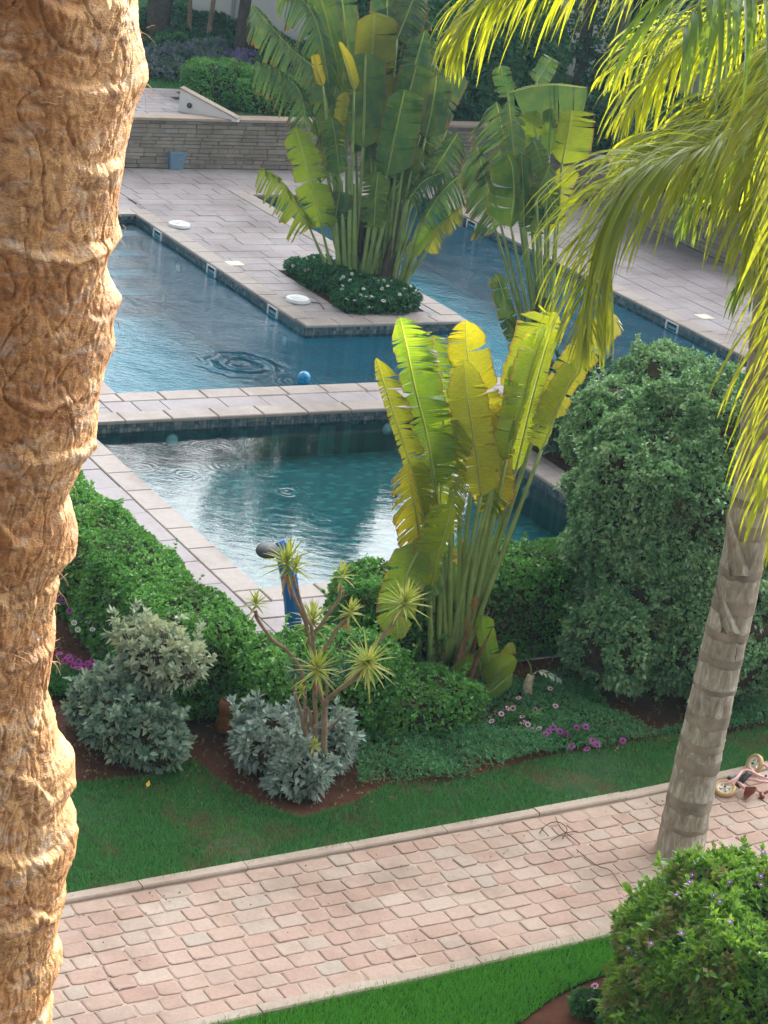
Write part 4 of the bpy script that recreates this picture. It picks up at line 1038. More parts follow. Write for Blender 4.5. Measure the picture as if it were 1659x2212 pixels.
# --- island clump
zi = lambda x, y: (548.5 + x * .3307, y * .3307)
base = UV(16.9, 30.0, -.02)
o = empty('bird_of_paradise_clump', base, 'largest banana-leaved clump, on the planted tip of the deck between the pools', 'plant')
LI = [
 ((640, 1890), [(740, 760), (765, 500), (775, 300), (790, 80)], .6, 40, 52, 'y', dict(slit=.3, droop=.1)),
 ((650, 1890), [(712, 960), (722, 700), (725, 520), (732, 345)], .1, 50, 48, 'g', dict(slit=.35, droop=.1, fold=.2)),
 ((720, 1900), [(868, 1150), (915, 900), (950, 740), (985, 585)], -.1, 34, 50, 'g', dict(slit=.5, droop=.1, fold=.25)),
 ((860, 1900), [(950, 830), (1010, 620), (1062, 425)], .3, 34, 42, 'g', dict(slit=.2, droop=.1)),
 ((850, 1900), [(930, 620), (985, 320), (1060, 80)], .9, 34, 36, 'g', dict(slit=.15, droop=.1)),
 ((860, 1900), [(1000, 900), (985, 1040), (962, 1175)], .2, 36, 32, 'g', dict(slit=.1, droop=.05, taper=.35)),
 ((538, 1880), [(440, 1480), (400, 1300), (330, 1040), (270, 830)], -.3, 30, 44, 'y', dict(slit=.75, droop=.2, fringe=.2)),
 ((530, 1870), [(365, 1490), (270, 1340), (160, 1190), (40, 1100)], -.5, 26, 34, 'y', dict(slit=.95, droop=.6, fringe=.5)),
 ((600, 1880), [(470, 640), (420, 470), (260, 330), (100, 160), (-10, 30)], .4, 26, 40, 'b', dict(slit=.97, droop=.8, fringe=.8)),
 ((600, 1880), [(340, 800), (300, 600), (180, 480), (10, 400)], .1, 26, 38, 'b', dict(slit=.97, droop=.8, fringe=.8)),
 ((610, 1880), [(500, 800), (480, 500), (410, 150), (290, -30), (150, -60)], .8, 30, 44, 'b', dict(slit=.97, droop=.8, fringe=.8)),
 ((610, 1880), [(600, 700), (540, 400), (470, 100), (400, -120)], 1.0, 34, 30, 'g', dict(slit=.35, droop=.1)),
 ((620, 1880), [(655, 590), (610, 420), (555, 275)], -.2, 4, 16, 'Y', dict(slit=.02, droop=.0, fold=.1, taper=.4)),
 ((600, 1880), [(450, 560), (420, 470), (395, 355)], .0, 10, 12, 'Y', dict(slit=.3, droop=.1)),
 ((590, 1880), [(545, 1020), (560, 850), (600, 600)], .0, 18, 12, 'Y', dict(slit=.4, droop=.2)),
 ((740, 1890), [(785, 1480), (795, 1280), (812, 1120)], -.5, 30, 30, 'g', dict(slit=.6, droop=.25, fringe=.15)),
 ((880, 1890), [(1130, 1190), (1230, 1030), (1335, 865)], .2, 36, 36, 'd', dict(slit=.8, droop=.4, fringe=.4)),
 ((930, 1890), [(1100, 1450), (1200, 1290), (1290, 1190), (1400, 1110)], -.1, 22, 36, 'g', dict(slit=.85, droop=.6, fringe=.4)),
 ((960, 1890), [(1130, 1640), (1200, 1500), (1280, 1420), (1360, 1340)], -.2, 12, 18, 'o', dict(slit=.9, droop=.5, fringe=.4)),
 ((920, 1890), [(1170, 1470), (1110, 1560), (1040, 1660), (1015, 1705)], -.1, 12, 22, 'G', dict(slit=.1, droop=.05, taper=.3)),
 ((900, 1890), [(1120, 900), (1165, 700), (1195, 490)], .5, 34, 36, 'd', dict(slit=.3, droop=.1)),
 ((760, 1890), [(850, 560), (858, 200), (880, -100)], 1.1, 36, 40, 'd', dict(slit=.2, droop=.1)),
 ((600, 1880), [(520, 1500), (540, 1380), (560, 1250)], -.1, 26, 30, 'd', dict(slit=.3, droop=.1)),
 ((640, 1880), [(430, 900), (500, 700), (540, 560)], .3, 26, 26, 'g', dict(slit=.6, droop=.4, fringe=.3)),
 ((700, 1880), [(650, 560), (600, 200), (560, -150)], 1.3, 36, 36, 'd', dict(slit=.4, droop=.2)),
 ((820, 1880), [(960, 520), (980, 150), (960, -150)], 1.2, 36, 36, 'd', dict(slit=.4, droop=.2)),
 ((880, 1880), [(1050, 1000), (1000, 1130), (880, 1290)], .3, 36, 36, 'd', dict(slit=.4, droop=.2)),
 ((600, 1880), [(480, 1160), (470, 980), (480, 820)], .1, 22, 26, 'b', dict(slit=.9, droop=.7, fringe=.5)),
 ((650, 1880), [(560, 1130), (540, 960), (510, 760)], -.1, 24, 22, 'g', dict(slit=.6, droop=.3, fringe=.2)),
 ((900, 1880), [(1010, 1300), (1110, 1180), (1240, 1120)], .0, 20, 30, 'd', dict(slit=.9, droop=.6, fringe=.4)),
 ((760, 1890), [(900, 1080), (840, 900), (770, 1180)], .4, 34, 34, 'd', dict(slit=.3, droop=.2)),
]
for q in range(26):
    x0 = rng.uniform(740, 1150); y0 = rng.uniform(-50, 1050); an = (x0 - 800) / 900 + rng.normal() * .15; L_ = rng.uniform(260, 420)
    LI.append(((rng.uniform(620, 900), 1890), [(x0, y0 + L_ * .6), (x0 + an * L_ * .5, y0 + L_ * .1), (x0 + an * L_, y0 - L_ * .4)], rng.uniform(.5, 1.4), rng.uniform(30, 40), rng.uniform(30, 40), rng.choice(['d', 'g', 'b', 'd']), dict(slit=rng.uniform(.2, .8), droop=.25, fringe=rng.uniform(0, .3))))
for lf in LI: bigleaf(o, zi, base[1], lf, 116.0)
for fx_, tx_, ty_ in ((600, 570, 1180), (625, 625, 1100), (700, 755, 1450), (712, 800, 1480), (735, 860, 1420), (940, 1100, 1400), (975, 1090, 1560), (560, 530, 1300), (660, 655, 1200)):
    stalk(o, [W(*zi(fx_, 1890), base[1]), W(*zi((fx_ + tx_) / 2, (1890 + ty_) / 2), base[1] - .1), W(*zi(tx_, ty_), base[1])], .05, .03, name='bare_stalk')
m = MB()
for fx_, tx_, ty_, k in ((860, 960, 1280, 14), (760, 720, 1250, 8), (640, 610, 1300, 6)):
    for i in range(k):
        a = W(*zi(fx_ + rng.uniform(-35, 35), 1900), base[1] + rng.uniform(-.1, .3)); b = W(*zi(tx_ + rng.uniform(-60, 60), ty_ + rng.uniform(0, 300)), base[1] + .1)
        m.tube(catmull([a, (a + b) / 2 + rng.normal(size=3) * .04, b], 6), [rng.uniform(.07, .11), .012], 6)
m.build('dry_sheaths', M_darkbark, o, True)
ib, IP, IN = shrub('island_flower_bed', [uvlobe(16.95, 29.45, .10, .62, .80, .22), uvlobe(16.55, 29.0, .08, .35, .35, .2), uvlobe(16.55, 30.3, .15, .3, .45, .28), uvlobe(16.5, 30.95, .06, .22, .25, .12)], 'dark leafy flower bed with tiny white blossoms round the foot of the largest clump', 'flower bed', M_bed, M_coregreen, .07, .035, 4, 520, 3, .08, seed=51)
idx = rng.choice(len(IP), 420, replace=False); k = 0; wp = []
for q in idx:
    if IN[q][1] < .2 and IP[q][2] > .08: wp.append(IP[q] + IN[q] * .05)
flowers(ib, wp[:70], 'white')

# --- second clump, behind the tall shrub
zq = lambda x, y: (932.5 + x * .2976, 109.7 + y * .2976)
base = G(1180, 868)
o = empty('bird_of_paradise_clump', base, 'blue-green banana-leaved clump at the right, half behind the hanging palm fronds', 'plant')
ft = (820, 2540)
LQ = [
 (ft, [(555, 310), (700, 260), (900, 240), (1130, 265)], .3, 4, 52, 'd', dict(slit=.5, droop=.9, fringe=.0, fold=.1)),
 (ft, [(590, 880), (545, 700), (500, 480), (470, 370)], .1, 58, 20, 'b', dict(slit=.95, droop=.5, fringe=.4)),
 (ft, [(640, 960), (600, 760), (575, 520), (560, 360)], -.1, 24, 34, 'b', dict(slit=.8, droop=.4, fringe=.2)),
 (ft, [(575, 1280), (600, 1050), (590, 850), (555, 750)], -.4, 54, 12, 'g', dict(slit=.3, droop=.1, fold=.2)),
 (ft, [(500, 1260), (430, 1050), (370, 850), (330, 690)], .0, 40, 26, 'b', dict(slit=.95, droop=.6, fringe=.5)),
 (ft, [(670, 1280), (665, 1000), (650, 740)], -.2, 22, 22, 'd', dict(slit=.3, droop=.2)),
 (ft, [(850, 760), (855, 600), (862, 415)], .2, 17, 15, 'g', dict(slit=.1, droop=.1)),
 (ft, [(945, 820), (985, 620), (1020, 430)], .0, 26, 54, 'y', dict(slit=.25, droop=.1, fold=.2)),
 (ft, [(760, 1080), (800, 960), (860, 820)], -.3, 22, 24, 'b', dict(slit=.6, droop=.5)),
 (ft, [(850, 1300), (900, 1080), (1000, 830)], .1, 24, 30, 'o', dict(slit=.5, droop=.2)),
 (ft, [(760, 230), (810, 150), (870, 50)], .7, 24, 22, 'g', dict(slit=.4, droop=.2)),
 (ft, [(560, 330), (520, 230), (500, 110)], .6, 20, 24, 'g', dict(slit=.4, droop=.2)),
 (ft, [(760, 620), (740, 540), (700, 440)], .1, 30, 26, 'y', dict(slit=.3, droop=.3)),
 (ft, [(700, 900), (690, 700), (660, 480)], .3, 30, 26, 'd', dict(slit=.6, droop=.3, fringe=.2)),
 (ft, [(760, 1330), (740, 1150), (720, 960)], -.1, 22, 26, 'd', dict(slit=.6, droop=.3, fringe=.2)),
 (ft, [(830, 900), (780, 760), (740, 640)], -.2, 22, 26, 'b', dict(slit=.6, droop=.3, fringe=.2)),
 (ft, [(900, 1250), (860, 1050), (820, 880)], -.1, 26, 26, 'd', dict(slit=.6, droop=.3, fringe=.2)),
 (ft, [(420, 1150), (330, 930), (270, 780)], .2, 26, 22, 'b', dict(slit=.95, droop=.6, fringe=.4)),
 (ft, [(600, 2020), (540, 1850), (500, 1700), (465, 1620)], -.3, 24, 18, 'd', dict(slit=.5, droop=.2)),
 (ft, [(640, 2200), (600, 2050), (540, 1950)], -.3, 20, 20, 'd', dict(slit=.5, droop=.2)),
 (ft, [(700, 2100), (780, 1950), (850, 1800)], -.1, 26, 26, 'd', dict(slit=.5, droop=.2)),
]
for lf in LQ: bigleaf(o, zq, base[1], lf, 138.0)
exec_t('bananas')

# --- dark leafy plant behind the tall shrub, by the pool corner
shrub('leafy_plant', [(G(1265, 905, .55), (.55, .6, .6), .3), (G(1250, 850, .7), (.35, .4, .5), .3)], 'dark leafy plant between the pool corner and the tall grey-green shrub', 'plant', M_darkleaf, M_coregreen, .22, .06, 4, 45, 2.2, .15, seed=61)

# ------------------------------------------------------------------ dracaena with many stems
zd = lambda x, y: (466.3 + x * .281, 1151.9 + y * .281)
M_drac = leafmat('dracaena_leaf', [(.14, .22, .04), (.26, .34, .06), (.42, .46, .10), (.55, .52, .18)], (.6, .6, .08), .35, .4, .5, 3)
M_dracd = leafmat('dracaena_dark', [(.03, .10, .05), (.07, .16, .07)], None, .3, .4, .5, 3)
M_dry = leafmat('dry_strap', [(.30, .16, .06), (.45, .28, .12)], None, .3, .7, .2, 3)
base = G(697, 1705)
o = empty('dracaena_tree', base, 'many-stemmed dracaena with spiky yellow-green rosettes, growing out of the silver bush', 'plant')
Yd = base[1]; pd = 237.0
dz = lambda x, y, dY=0: W(*zd(x, y), Yd + dY)
def sword(P0, D, L, w, drp, n=5):
    p = P0.copy(); d = nrm(D); V = []; st = nrm(np.cross(d, UPW) + 1e-5)
    for i in range(n + 1):
        f = i / n; ww = w * min(1, .55 + 2.2 * f) * (1 - f ** 2.2) + .0008
        V += [p - st * ww, p - np.cross(st, d) * ww * .45, p + st * ww]
        d = nrm(d - UPW * drp * (.3 + f) / n); p = p + d * L / n
    F = [(i * 3 + k, i * 3 + k + 1, i * 3 + k + 4, i * 3 + k + 3) for i in range(n) for k in (0, 1)]
    return V, F
def rosette(c, axis, r, n, mat, dead=0, drp=.5, parent=None, cap=.25):
    mb = MB(); db = MB(); T, S, B = frame_of(axis)
    for i in range(n):
        a = i * 2.399 + rng.random() * .4; f = (i + .5) / n; el = R(-28) + (1 - f) ** .9 * R(112)
        d = T * math.sin(el) + (S * math.cos(a) + B * math.sin(a)) * math.cos(el)
        V, F = sword(c + T * (.03 + .05 * (1 - f)), d, r * rng.uniform(.75, 1.1) * (.75 + .3 * f), .0125 * rng.uniform(.8, 1.15), drp * rng.uniform(.4, 1.3)); mb.add(V, F)
    ro = mb.build('rosette', mat, parent)
    if dead:
        for i in range(dead):
            a = rng.random() * 6.28; d = -T * .5 + (S * math.cos(a) + B * math.sin(a)) * .7 - UPW * .4
            V, F = sword(c - T * .03, d, r * rng.uniform(.5, .9), .011, 1.2); db.add(V, F)
        db.build('dry_leaves', M_dry, ro)
cam_bias = lambda ax, k: nrm(np.asarray(ax, float) + nrm(CO - base) * k)
ROS = [(548, 275, 225, 46, (-.1, 0, 1), .0, M_drac, 8, -.15), (600, 312, 120, 18, (.1, 0, 1), 0, M_drac, 3, -.2), (310, 585, 130, 22, (-.15, 0, 1), .1, M_drac, 6, -.2), (960, 365, 145, 20, (.1, 0, 1), .1, M_drac, 3, .1),
       (1020, 645, 135, 30, (.25, 0, 1), .1, M_drac, 8, 0), (1430, 575, 225, 52, (.3, 0, 1), .1, M_drac, 6, .2), (740, 720, 215, 40, (-.05, 0, 1), .0, M_drac, 4, .1), (775, 1085, 235, 42, (0, 0, 1), .35, M_drac, 3, -.25),
       (1160, 1015, 262, 54, (.15, -.2, .7), .9, M_drac, 0, -.35), (620, 1095, 165, 26, (-.3, 0, 1), .1, M_dracd, 0, .15), (990, 1120, 150, 28, (.1, 0, 1), .1, M_dracd, 0, .15), (655, 1250, 72, 16, (-.1, 0, 1), .3, M_drac, 0, -.15), (753, 1665, 78, 18, (0, 0, 1), .3, M_drac, 0, -.3), (870, 1150, 130, 20, (.1, 0, 1), .2, M_dracd, 0, .1)]
for x, y, r, n, ax_, cb, mt, dd, dy in ROS:
    rosette(dz(x, y, dy), cam_bias(ax_, cb), r * .281 / pd * 1.02, n, mt, dd, .55, o)
ST = [([(815, 1990), (832, 1700), (835, 1350), (900, 1240), (1060, 1110), (1150, 1030)], .040, .026, -.3), ([(1065, 1105), (1160, 930), (1250, 830), (1330, 740), (1405, 615)], .026, .020, .18),
      ([(835, 1360), (805, 1220), (755, 1150), (770, 1100)], .030, .024, -.2), ([(695, 1560), (686, 1330), (670, 1120), (600, 960), (430, 810), (312, 655), (306, 600)], .026, .019, -.18),
      ([(765, 1500), (757, 1150), (742, 760), (690, 640), (612, 400), (592, 325)], .030, .016, -.18), ([(720, 860), (690, 700), (575, 420), (540, 300)], .024, .019, -.14),
      ([(790, 940), (870, 830), (940, 720), (1005, 655)], .026, .020, 0), ([(750, 760), (880, 610), (950, 490), (960, 380)], .022, .016, .1), ([(690, 1530), (640, 1350), (600, 1180), (620, 1110)], .022, .018, .12),
      ([(862, 1290), (850, 1180), (810, 1090)], .018, .014, -.1), ([(700, 1530), (740, 1440), (815, 1380)], .020, .014, .05), ([(860, 1500), (930, 1450), (975, 1405)], .018, .009, -.1), ([(755, 1820), (750, 1690)], .018, .015, -.28),
      ([(770, 1820), (765, 1560), (760, 1480)], .03, .028, -.1), ([(745, 1480), (720, 1380), (690, 1340)], .022, .02, -.1)]
for pts, r0, r1, dy in ST:
    n = len(pts); P_ = catmull([dz(x, y, dy * (i / (n - 1))) for i, (x, y) in enumerate(pts)], 18)
    P_ = P_ + np.array([[mn.noise(Vector(q * 6)) * .012, 0, mn.noise(Vector(q * 6 + 4)) * .012] for q in P_])
    V, F = tube(P_, [r0 * .74, r1 * .74], 9); part('stem', V, F, M_bark, o, True)
exec_t('dracaena')

# ------------------------------------------------------------------ big palm trunk, close, at the left
edge = np.array([(-200, 318), (0, 300), (60, 306), (110, 320), (170, 326), (230, 298), (290, 288), (330, 268), (400, 262), (455, 260), (505, 268), (530, 244), (560, 232), (600, 246), (640, 269), (670, 252), (700, 252), (740, 256), (790, 236), (860, 217), (880, 222), (950, 216), (975, 190), (1010, 172), (1050, 150), (1090, 157), (1140, 175), (1190, 172), (1225, 130), (1290, 124), (1400, 116), (1500, 104), (1530, 112), (1600, 130), (1630, 166), (1680, 172), (1712, 150), (1760, 174), (1830, 170), (1880, 150), (1950, 140), (2000, 128), (2060, 140), (2110, 118), (2212, 116), (2500, 90)], float)
YT = 5.6; ax0 = W(-95, 1000, YT)[:2]; AXX, AXY = ax0
rgt_dir = nrm(np.array([YT, -AXX, 0]))[:2]
zs = []
def trunk_edge(z):
    # radius that makes the outline at this height as surveyed
    r = .46
    for _ in range(6):
        x, y = proj([AXX + rgt_dir[0] * r, AXY + rgt_dir[1] * r, z]); r += (np.interp(y, edge[:, 0], edge[:, 1]) - x) / 830.0
    return r
zf = np.concatenate([np.linspace(0, 5.0, 50), np.arange(5.0, 8.9, .0066)[1:], np.linspace(8.9, 10.5, 30)[1:]])
re = np.array([trunk_edge(z) if 4.9 < z < 8.9 else np.nan for z in zf])
re = np.where(np.isnan(re), .46, re)
sm = np.convolve(np.pad(re, 60, mode='edge'), np.ones(121) / 121, 'same')[60:-60]; bump_e = re - sm
nA = 420; ang = np.concatenate([np.linspace(-2.0, 1.45, 360, endpoint=False), np.linspace(1.45, 2 * np.pi - 2.0, 61)[:-1]]); nA = len(ang)
a_r = math.atan2(rgt_dir[1], rgt_dir[0])    # direction of the visible right outline
rs = np.random.default_rng(3)
PITCHZ = .20
V = np.zeros((len(zf), nA, 3)); 
fr = mn.fractal; V3 = Vector
def ridge(v): return 1 - abs(mn.noise(v)) * 2
for i, z in enumerate(zf):
    fine = 4.9 < z < 8.95
    for j, a in enumerate(ang):
        aw = a_r + a; ca, sa = math.cos(aw), math.sin(aw); R0 = sm[i]
        vis_ = fine and -2.0 <= a <= 1.45
        q = V3((ca * 1.1, sa * 1.1, z * 1.6)); w1 = mn.noise(q * 1.6); w2 = mn.noise(q * 3.3 + V3((5, 1, 2))); w3 = mn.noise(q * 7 + V3((1, 7, 3)))
        # wavy tilted rows of old leaf bases: each swells upward and ends in a thin ledge
        zz = z / PITCHZ + .35 * a + w1 * .55 + w2 * .22; row = math.floor(zz); fz = zz - row
        amp = .55 + .9 * mn.noise(V3((ca * 1.7, sa * 1.7, row * 1.37)))
        ua = a / .80 + .5 * (row % 2) + w2 * .25; fu = abs(ua - math.floor(ua) - .5) * 2
        prof = fz ** 1.3 * (1 - max(0, fz - .90) / .10) 
        h = .036 * max(.12, amp) * prof * (1 - .35 * fu ** 3) + .004 * w3
        if vis_:
            v4 = V3((ca * 3.4 + w2 * .8, sa * 3.4, z * 8.5 + w1 * 1.1 + w3 * .3))
            cr = abs(mn.noise(v4)); cr2 = abs(mn.noise(v4 * 2.1 + V3((3, 3, 3)))); cr3 = mn.noise(V3((ca * 16, sa * 16, z * 22)) + V3((w3, w2, w3)))
            h -= .009 * max(0, 1 - cr / .05) + .005 * max(0, 1 - cr2 / .06)
            fl2 = mn.noise(v4 * 1.5 + V3((9, 2, 1))) * 3.0; h += .0042 * (fl2 - math.floor(fl2)) + .0030 * cr3 + .0022 * mn.noise(v4 * 9)
        k = math.exp(-(a / .42) ** 2)
        r_ = R0 + bump_e[i] * k + h * (1 - .55 * k) - .012
        V[i, j] = (AXX + ca * r_, AXY + sa * r_, z)
nz = len(zf); I = np.arange(nz - 1)[:, None] * nA + np.arange(nA)[None]; J = np.arange(nz - 1)[:, None] * nA + (np.arange(nA)[None] + 1) % nA
F = np.stack([I, J, J + nA, I + nA], -1).reshape(-1, 4)
t = NT('palm_boot_bark'); p = t.objc()
wv = t.noise(t.mapping(p, (1, 1, 1.7)), 2.4, 4, .6, .6); n2 = t.noise(t.mapping(p, (3, 3, 9)), 5, 7, .7, .8); n3 = t.noise(p, 38, 5, .7); n4 = t.noise(t.mapping(p, (2, 2, 5)), 3.1, 5, .6, 1.2)
c = t.ramp(wv, [(.3, (.36, .165, .06)), (.45, (.56, .28, .10)), (.58, (.68, .40, .165)), (.75, (.52, .32, .15))])
c = t.mix(t.ramp(n2, [(.38, (1, 1, 1)), (.50, (0, 0, 0))]), c, (.36, .19, .09))
c = t.mix(t.math('MULTIPLY', t.ramp(n4, [(.52, (0, 0, 0)), (.66, (1, 1, 1))]), .6), c, (.66, .54, .40))
c = t.mix(t.ramp(n3, [(.35, (.5, .5, .5)), (.5, (0, 0, 0))]), c, (.28, .15, .07))
t.base(c); t.set(.62, .35)
vo = t.new('ShaderNodeTexVoronoi', feature='DISTANCE_TO_EDGE'); t.link(t.mix(.10, t.mapping(p, (1, 1, 1.9)), t.new('ShaderNodeTexNoise').outputs['Color'], 'ADD'), vo.inputs['Vector']); vo.inputs['Scale'].default_value = 9
ck = t.ramp(vo.outputs['Distance'], [(.0, (0, 0, 0)), (.035, (1, 1, 1))])
c = t.mix(t.math('MULTIPLY', t.math('SUBTRACT', 1.0, ck), .12), c, (.12, .06, .03)); t.base(c)
t.normal(t.bump(t.math('ADD', t.math('ADD', n3, t.math('MULTIPLY', ck, .10)), t.noise(t.mapping(p, (1, 1, 2)), 110, 4, .75)), .9, .010, None)); M_boot = t.m
o = empty('large_palm_tree', (AXX, AXY, 0), 'thick orange-brown palm trunk with rugged leaf scars filling the left edge', 'tree')
part('trunk', V.reshape(-1, 3), F, M_boot, o, True)
m = MB()
for q in range(60):
    z = rs.uniform(5.6, 8.4); a = rs.uniform(-1.9, .25); j = int(np.argmin(abs(ang - a))); i = int(np.argmin(abs(zf - z))); p = V[i, j]
    aw = a_r + a; n_ = np.array([math.cos(aw), math.sin(aw), 0]); tt_ = np.array([-math.sin(aw), math.cos(aw), 0])
    for k in range(5):
        d = nrm(n_ * rs.uniform(.1, .5) + tt_ * rs.uniform(-1, 1) + UPW * rs.uniform(-.6, .4)); L_ = rs.uniform(.02, .06); b0 = p + rs.normal(size=3) * .012 - n_ * .006
        m.tube([b0, b0 + d * L_ * .5 + n_ * .004, b0 + d * L_ - UPW * .008], [.0011, .0004], 3, False)
m.build('trunk_fibres', simple('trunk_fibre', (.5, .36, .22), .8, .2), o, kind='stuff')
exec_t('left palm %d' % (nz * nA))

# ------------------------------------------------------------------ ringed palm at the right
tr_pts = [(1468, 1840), (1483, 1760), (1515, 1610), (1553, 1440), (1592, 1270), (1618, 1120), (1640, 980), (1652, 860), (1668, 700), (1700, 420), (1745, 120), (1765, -20)]
base = G(1468, 1850, -.02); YP = base[1] + .05
P_ = [W(x, y, YP - .012 * i) for i, (x, y) in enumerate(tr_pts)]; P_[0][2] = -.1
C_ = catmull(P_, 420)
o = empty('ringed_palm_tree', base, 'leaning ringed grey palm trunk with long yellow-green fronds hanging into the right of view', 'tree')
bands = []; z = .25
while z < 8:
    bands.append((z, z + rng.uniform(.05, .15))); z += rng.uniform(.2, .42)
def in_band(z):
    for a, b in bands:
        if a <= z <= b: return True
    return False
n = 40; V = []; ftv = []
Tn = nrm(np.gradient(C_, axis=0))
for i, p in enumerate(C_):
    z = p[2]; r = .190 - .006 * z + .022 * math.exp(-max(z, 0) * 2.0); 
    for a_, b_ in bands: r += .007 * math.exp(-((z - b_) / .012) ** 2) - .004 * math.exp(-((z - a_) / .01) ** 2)
    _, S, B = frame_of(Tn[i], np.array([0, 1.0, 0]))
    for j in range(n):
        a = 2 * np.pi * j / n; d = S * math.cos(a) + B * math.sin(a); q = V3(tuple(d * 2.4 + np.array([0, 0, z * 1.1])))
        V.append(p + d * (r + .008 * mn.noise(q) + .003 * mn.noise(q * 6) - .012 * max(0, mn.noise(V3((d[0] * 9, d[1] * 9, z * .8 + 3))) - .55)))
F = [(i * n + j, i * n + (j + 1) % n, (i + 1) * n + (j + 1) % n, (i + 1) * n + j) for i in range(len(C_) - 1) for j in range(n)]
t = NT('ringed_bark'); p = t.pos()
fl_ = t.noise(t.mapping(p, (1, 1, .28)), 17, 6, .7, .8); big = t.noise(p, 2.2, 4); fine = t.noise(t.mapping(p, (1, 1, .3)), 60, 4, .7)
c = t.ramp(t.math('ADD', t.math('MULTIPLY', fl_, .75), t.math('MULTIPLY', big, .3)), [(.38, (.20, .165, .12)), (.48, (.29, .25, .19)), (.56, (.38, .34, .265)), (.68, (.62, .58, .47))])
c = t.mix(t.ramp(t.noise(t.mapping(p, (1, 1, .15)), 26, 3, .6, .3), [(.27, (1, 1, 1)), (.31, (0, 0, 0))]), c, (.05, .035, .025))
t.base(c); t.set(.8, .25); t.normal(t.bump(t.math('ADD', fl_, fine), .6, .01)); M_ring = t.m
to = part('trunk', V, F, M_ring, o, True)
M_scar = simple('leaf_scar_brown', (.27, .225, .17), .8, .25, .45, 5, .5, 45, .006)
for a_, b_ in bands[:26]:
    ii = [i for i in range(len(C_)) if a_ - .004 <= C_[i][2] <= b_ + .004]
    if len(ii) < 2: continue
    VV = []; 
    for s_i, i in enumerate(ii):
        ef = min(1, min(s_i, len(ii) - 1 - s_i))
        for j in range(n):
            d = nrm(V[i * n + j] - C_[i]); wob = .022 * mn.noise(V3((d[0] * 2.2, d[1] * 2.2, a_ * 3)))
            VV.append(V[i * n + j] + d * (.0045 * ef - .001) + UPW * wob)
    k = len(ii); FF = [(q * n + j, q * n + (j + 1) % n, (q + 1) * n + (j + 1) % n, (q + 1) * n + j) for q in range(k - 1) for j in range(n)]
    part('leaf_scar', VV, FF, M_scar, to, True)
# torn sheath stubs
def stub(x0, y0, x1, y1, w, dy):
    a = W(x0, y0, YP - .2); b = W(x1, y1, YP - .26 + dy); c0 = W(x0 + w, y0, YP - .23); Vv = []; m_ = 7
    for i in range(m_):
        f = i / (m_ - 1)
        l = a * (1 - f) + b * f; r_ = c0 * (1 - f) + (b + [.02, 0, 0]) * f; mid = (l + r_) / 2 + nrm(CO - base) * .05 * (1 - f) + rng.normal(size=3) * .006
        Vv += [l, mid, r_, mid + nrm(base - CO) * .03]
    Ff = [(i * 4 + k, i * 4 + (k + 1) % 4, i * 4 + 4 + (k + 1) % 4, i * 4 + 4 + k) for i in range(m_ - 1) for k in range(4)]
    part('sheath_stub', Vv, Ff, M_ring, o, True)
stub(1576, 1245, 1566, 1100, 46, .0); stub(1560, 1370, 1545, 1262, 40, .0)
# fronds
M_frond = leafmat('frond_leaflet', [(.06, .13, .012), (.14, .24, .014), (.24, .31, .016), (.40, .34, .04)], (.50, .53, .012), .55, .26, .8, 1.2)
M_frond2 = leafmat('frond_leaflet_green', [(.04, .11, .02), (.06, .15, .025), (.10, .19, .025)], (.24, .36, .02), .45, .35, .55, 1.0)
M_rach = simple('frond_rachis', (.30, .32, .08), .45, .5, .15)
def leaflet(P0, D, L, w, grav, n=7, twist=0):
    p = P0.copy(); d = nrm(D); V = []; st = nrm(np.cross(d, UPW)); 
    for i in range(n + 1):
        f = i / n; ww = w * min(1, .35 + 3 * f) * (1 - f ** 3) ** .8 + .0006
        up_ = np.cross(st, d); q = st * math.cos(twist * f) + up_ * math.sin(twist * f)
        V += [p - q * ww + up_ * ww * .35, p, p + q * ww + up_ * ww * .35]
        d = nrm(d - UPW * grav * (.35 + 1.1 * f) / n * 2.2); st = nrm(st - d * (st @ d)); p = p + d * L / n
    F = [(i * 3 + k, i * 3 + k + 1, i * 3 + k + 4, i * 3 + k + 3) for i in range(n) for k in (0, 1)]
    return np.array(V), F
crown = W(1768, -30, YP)
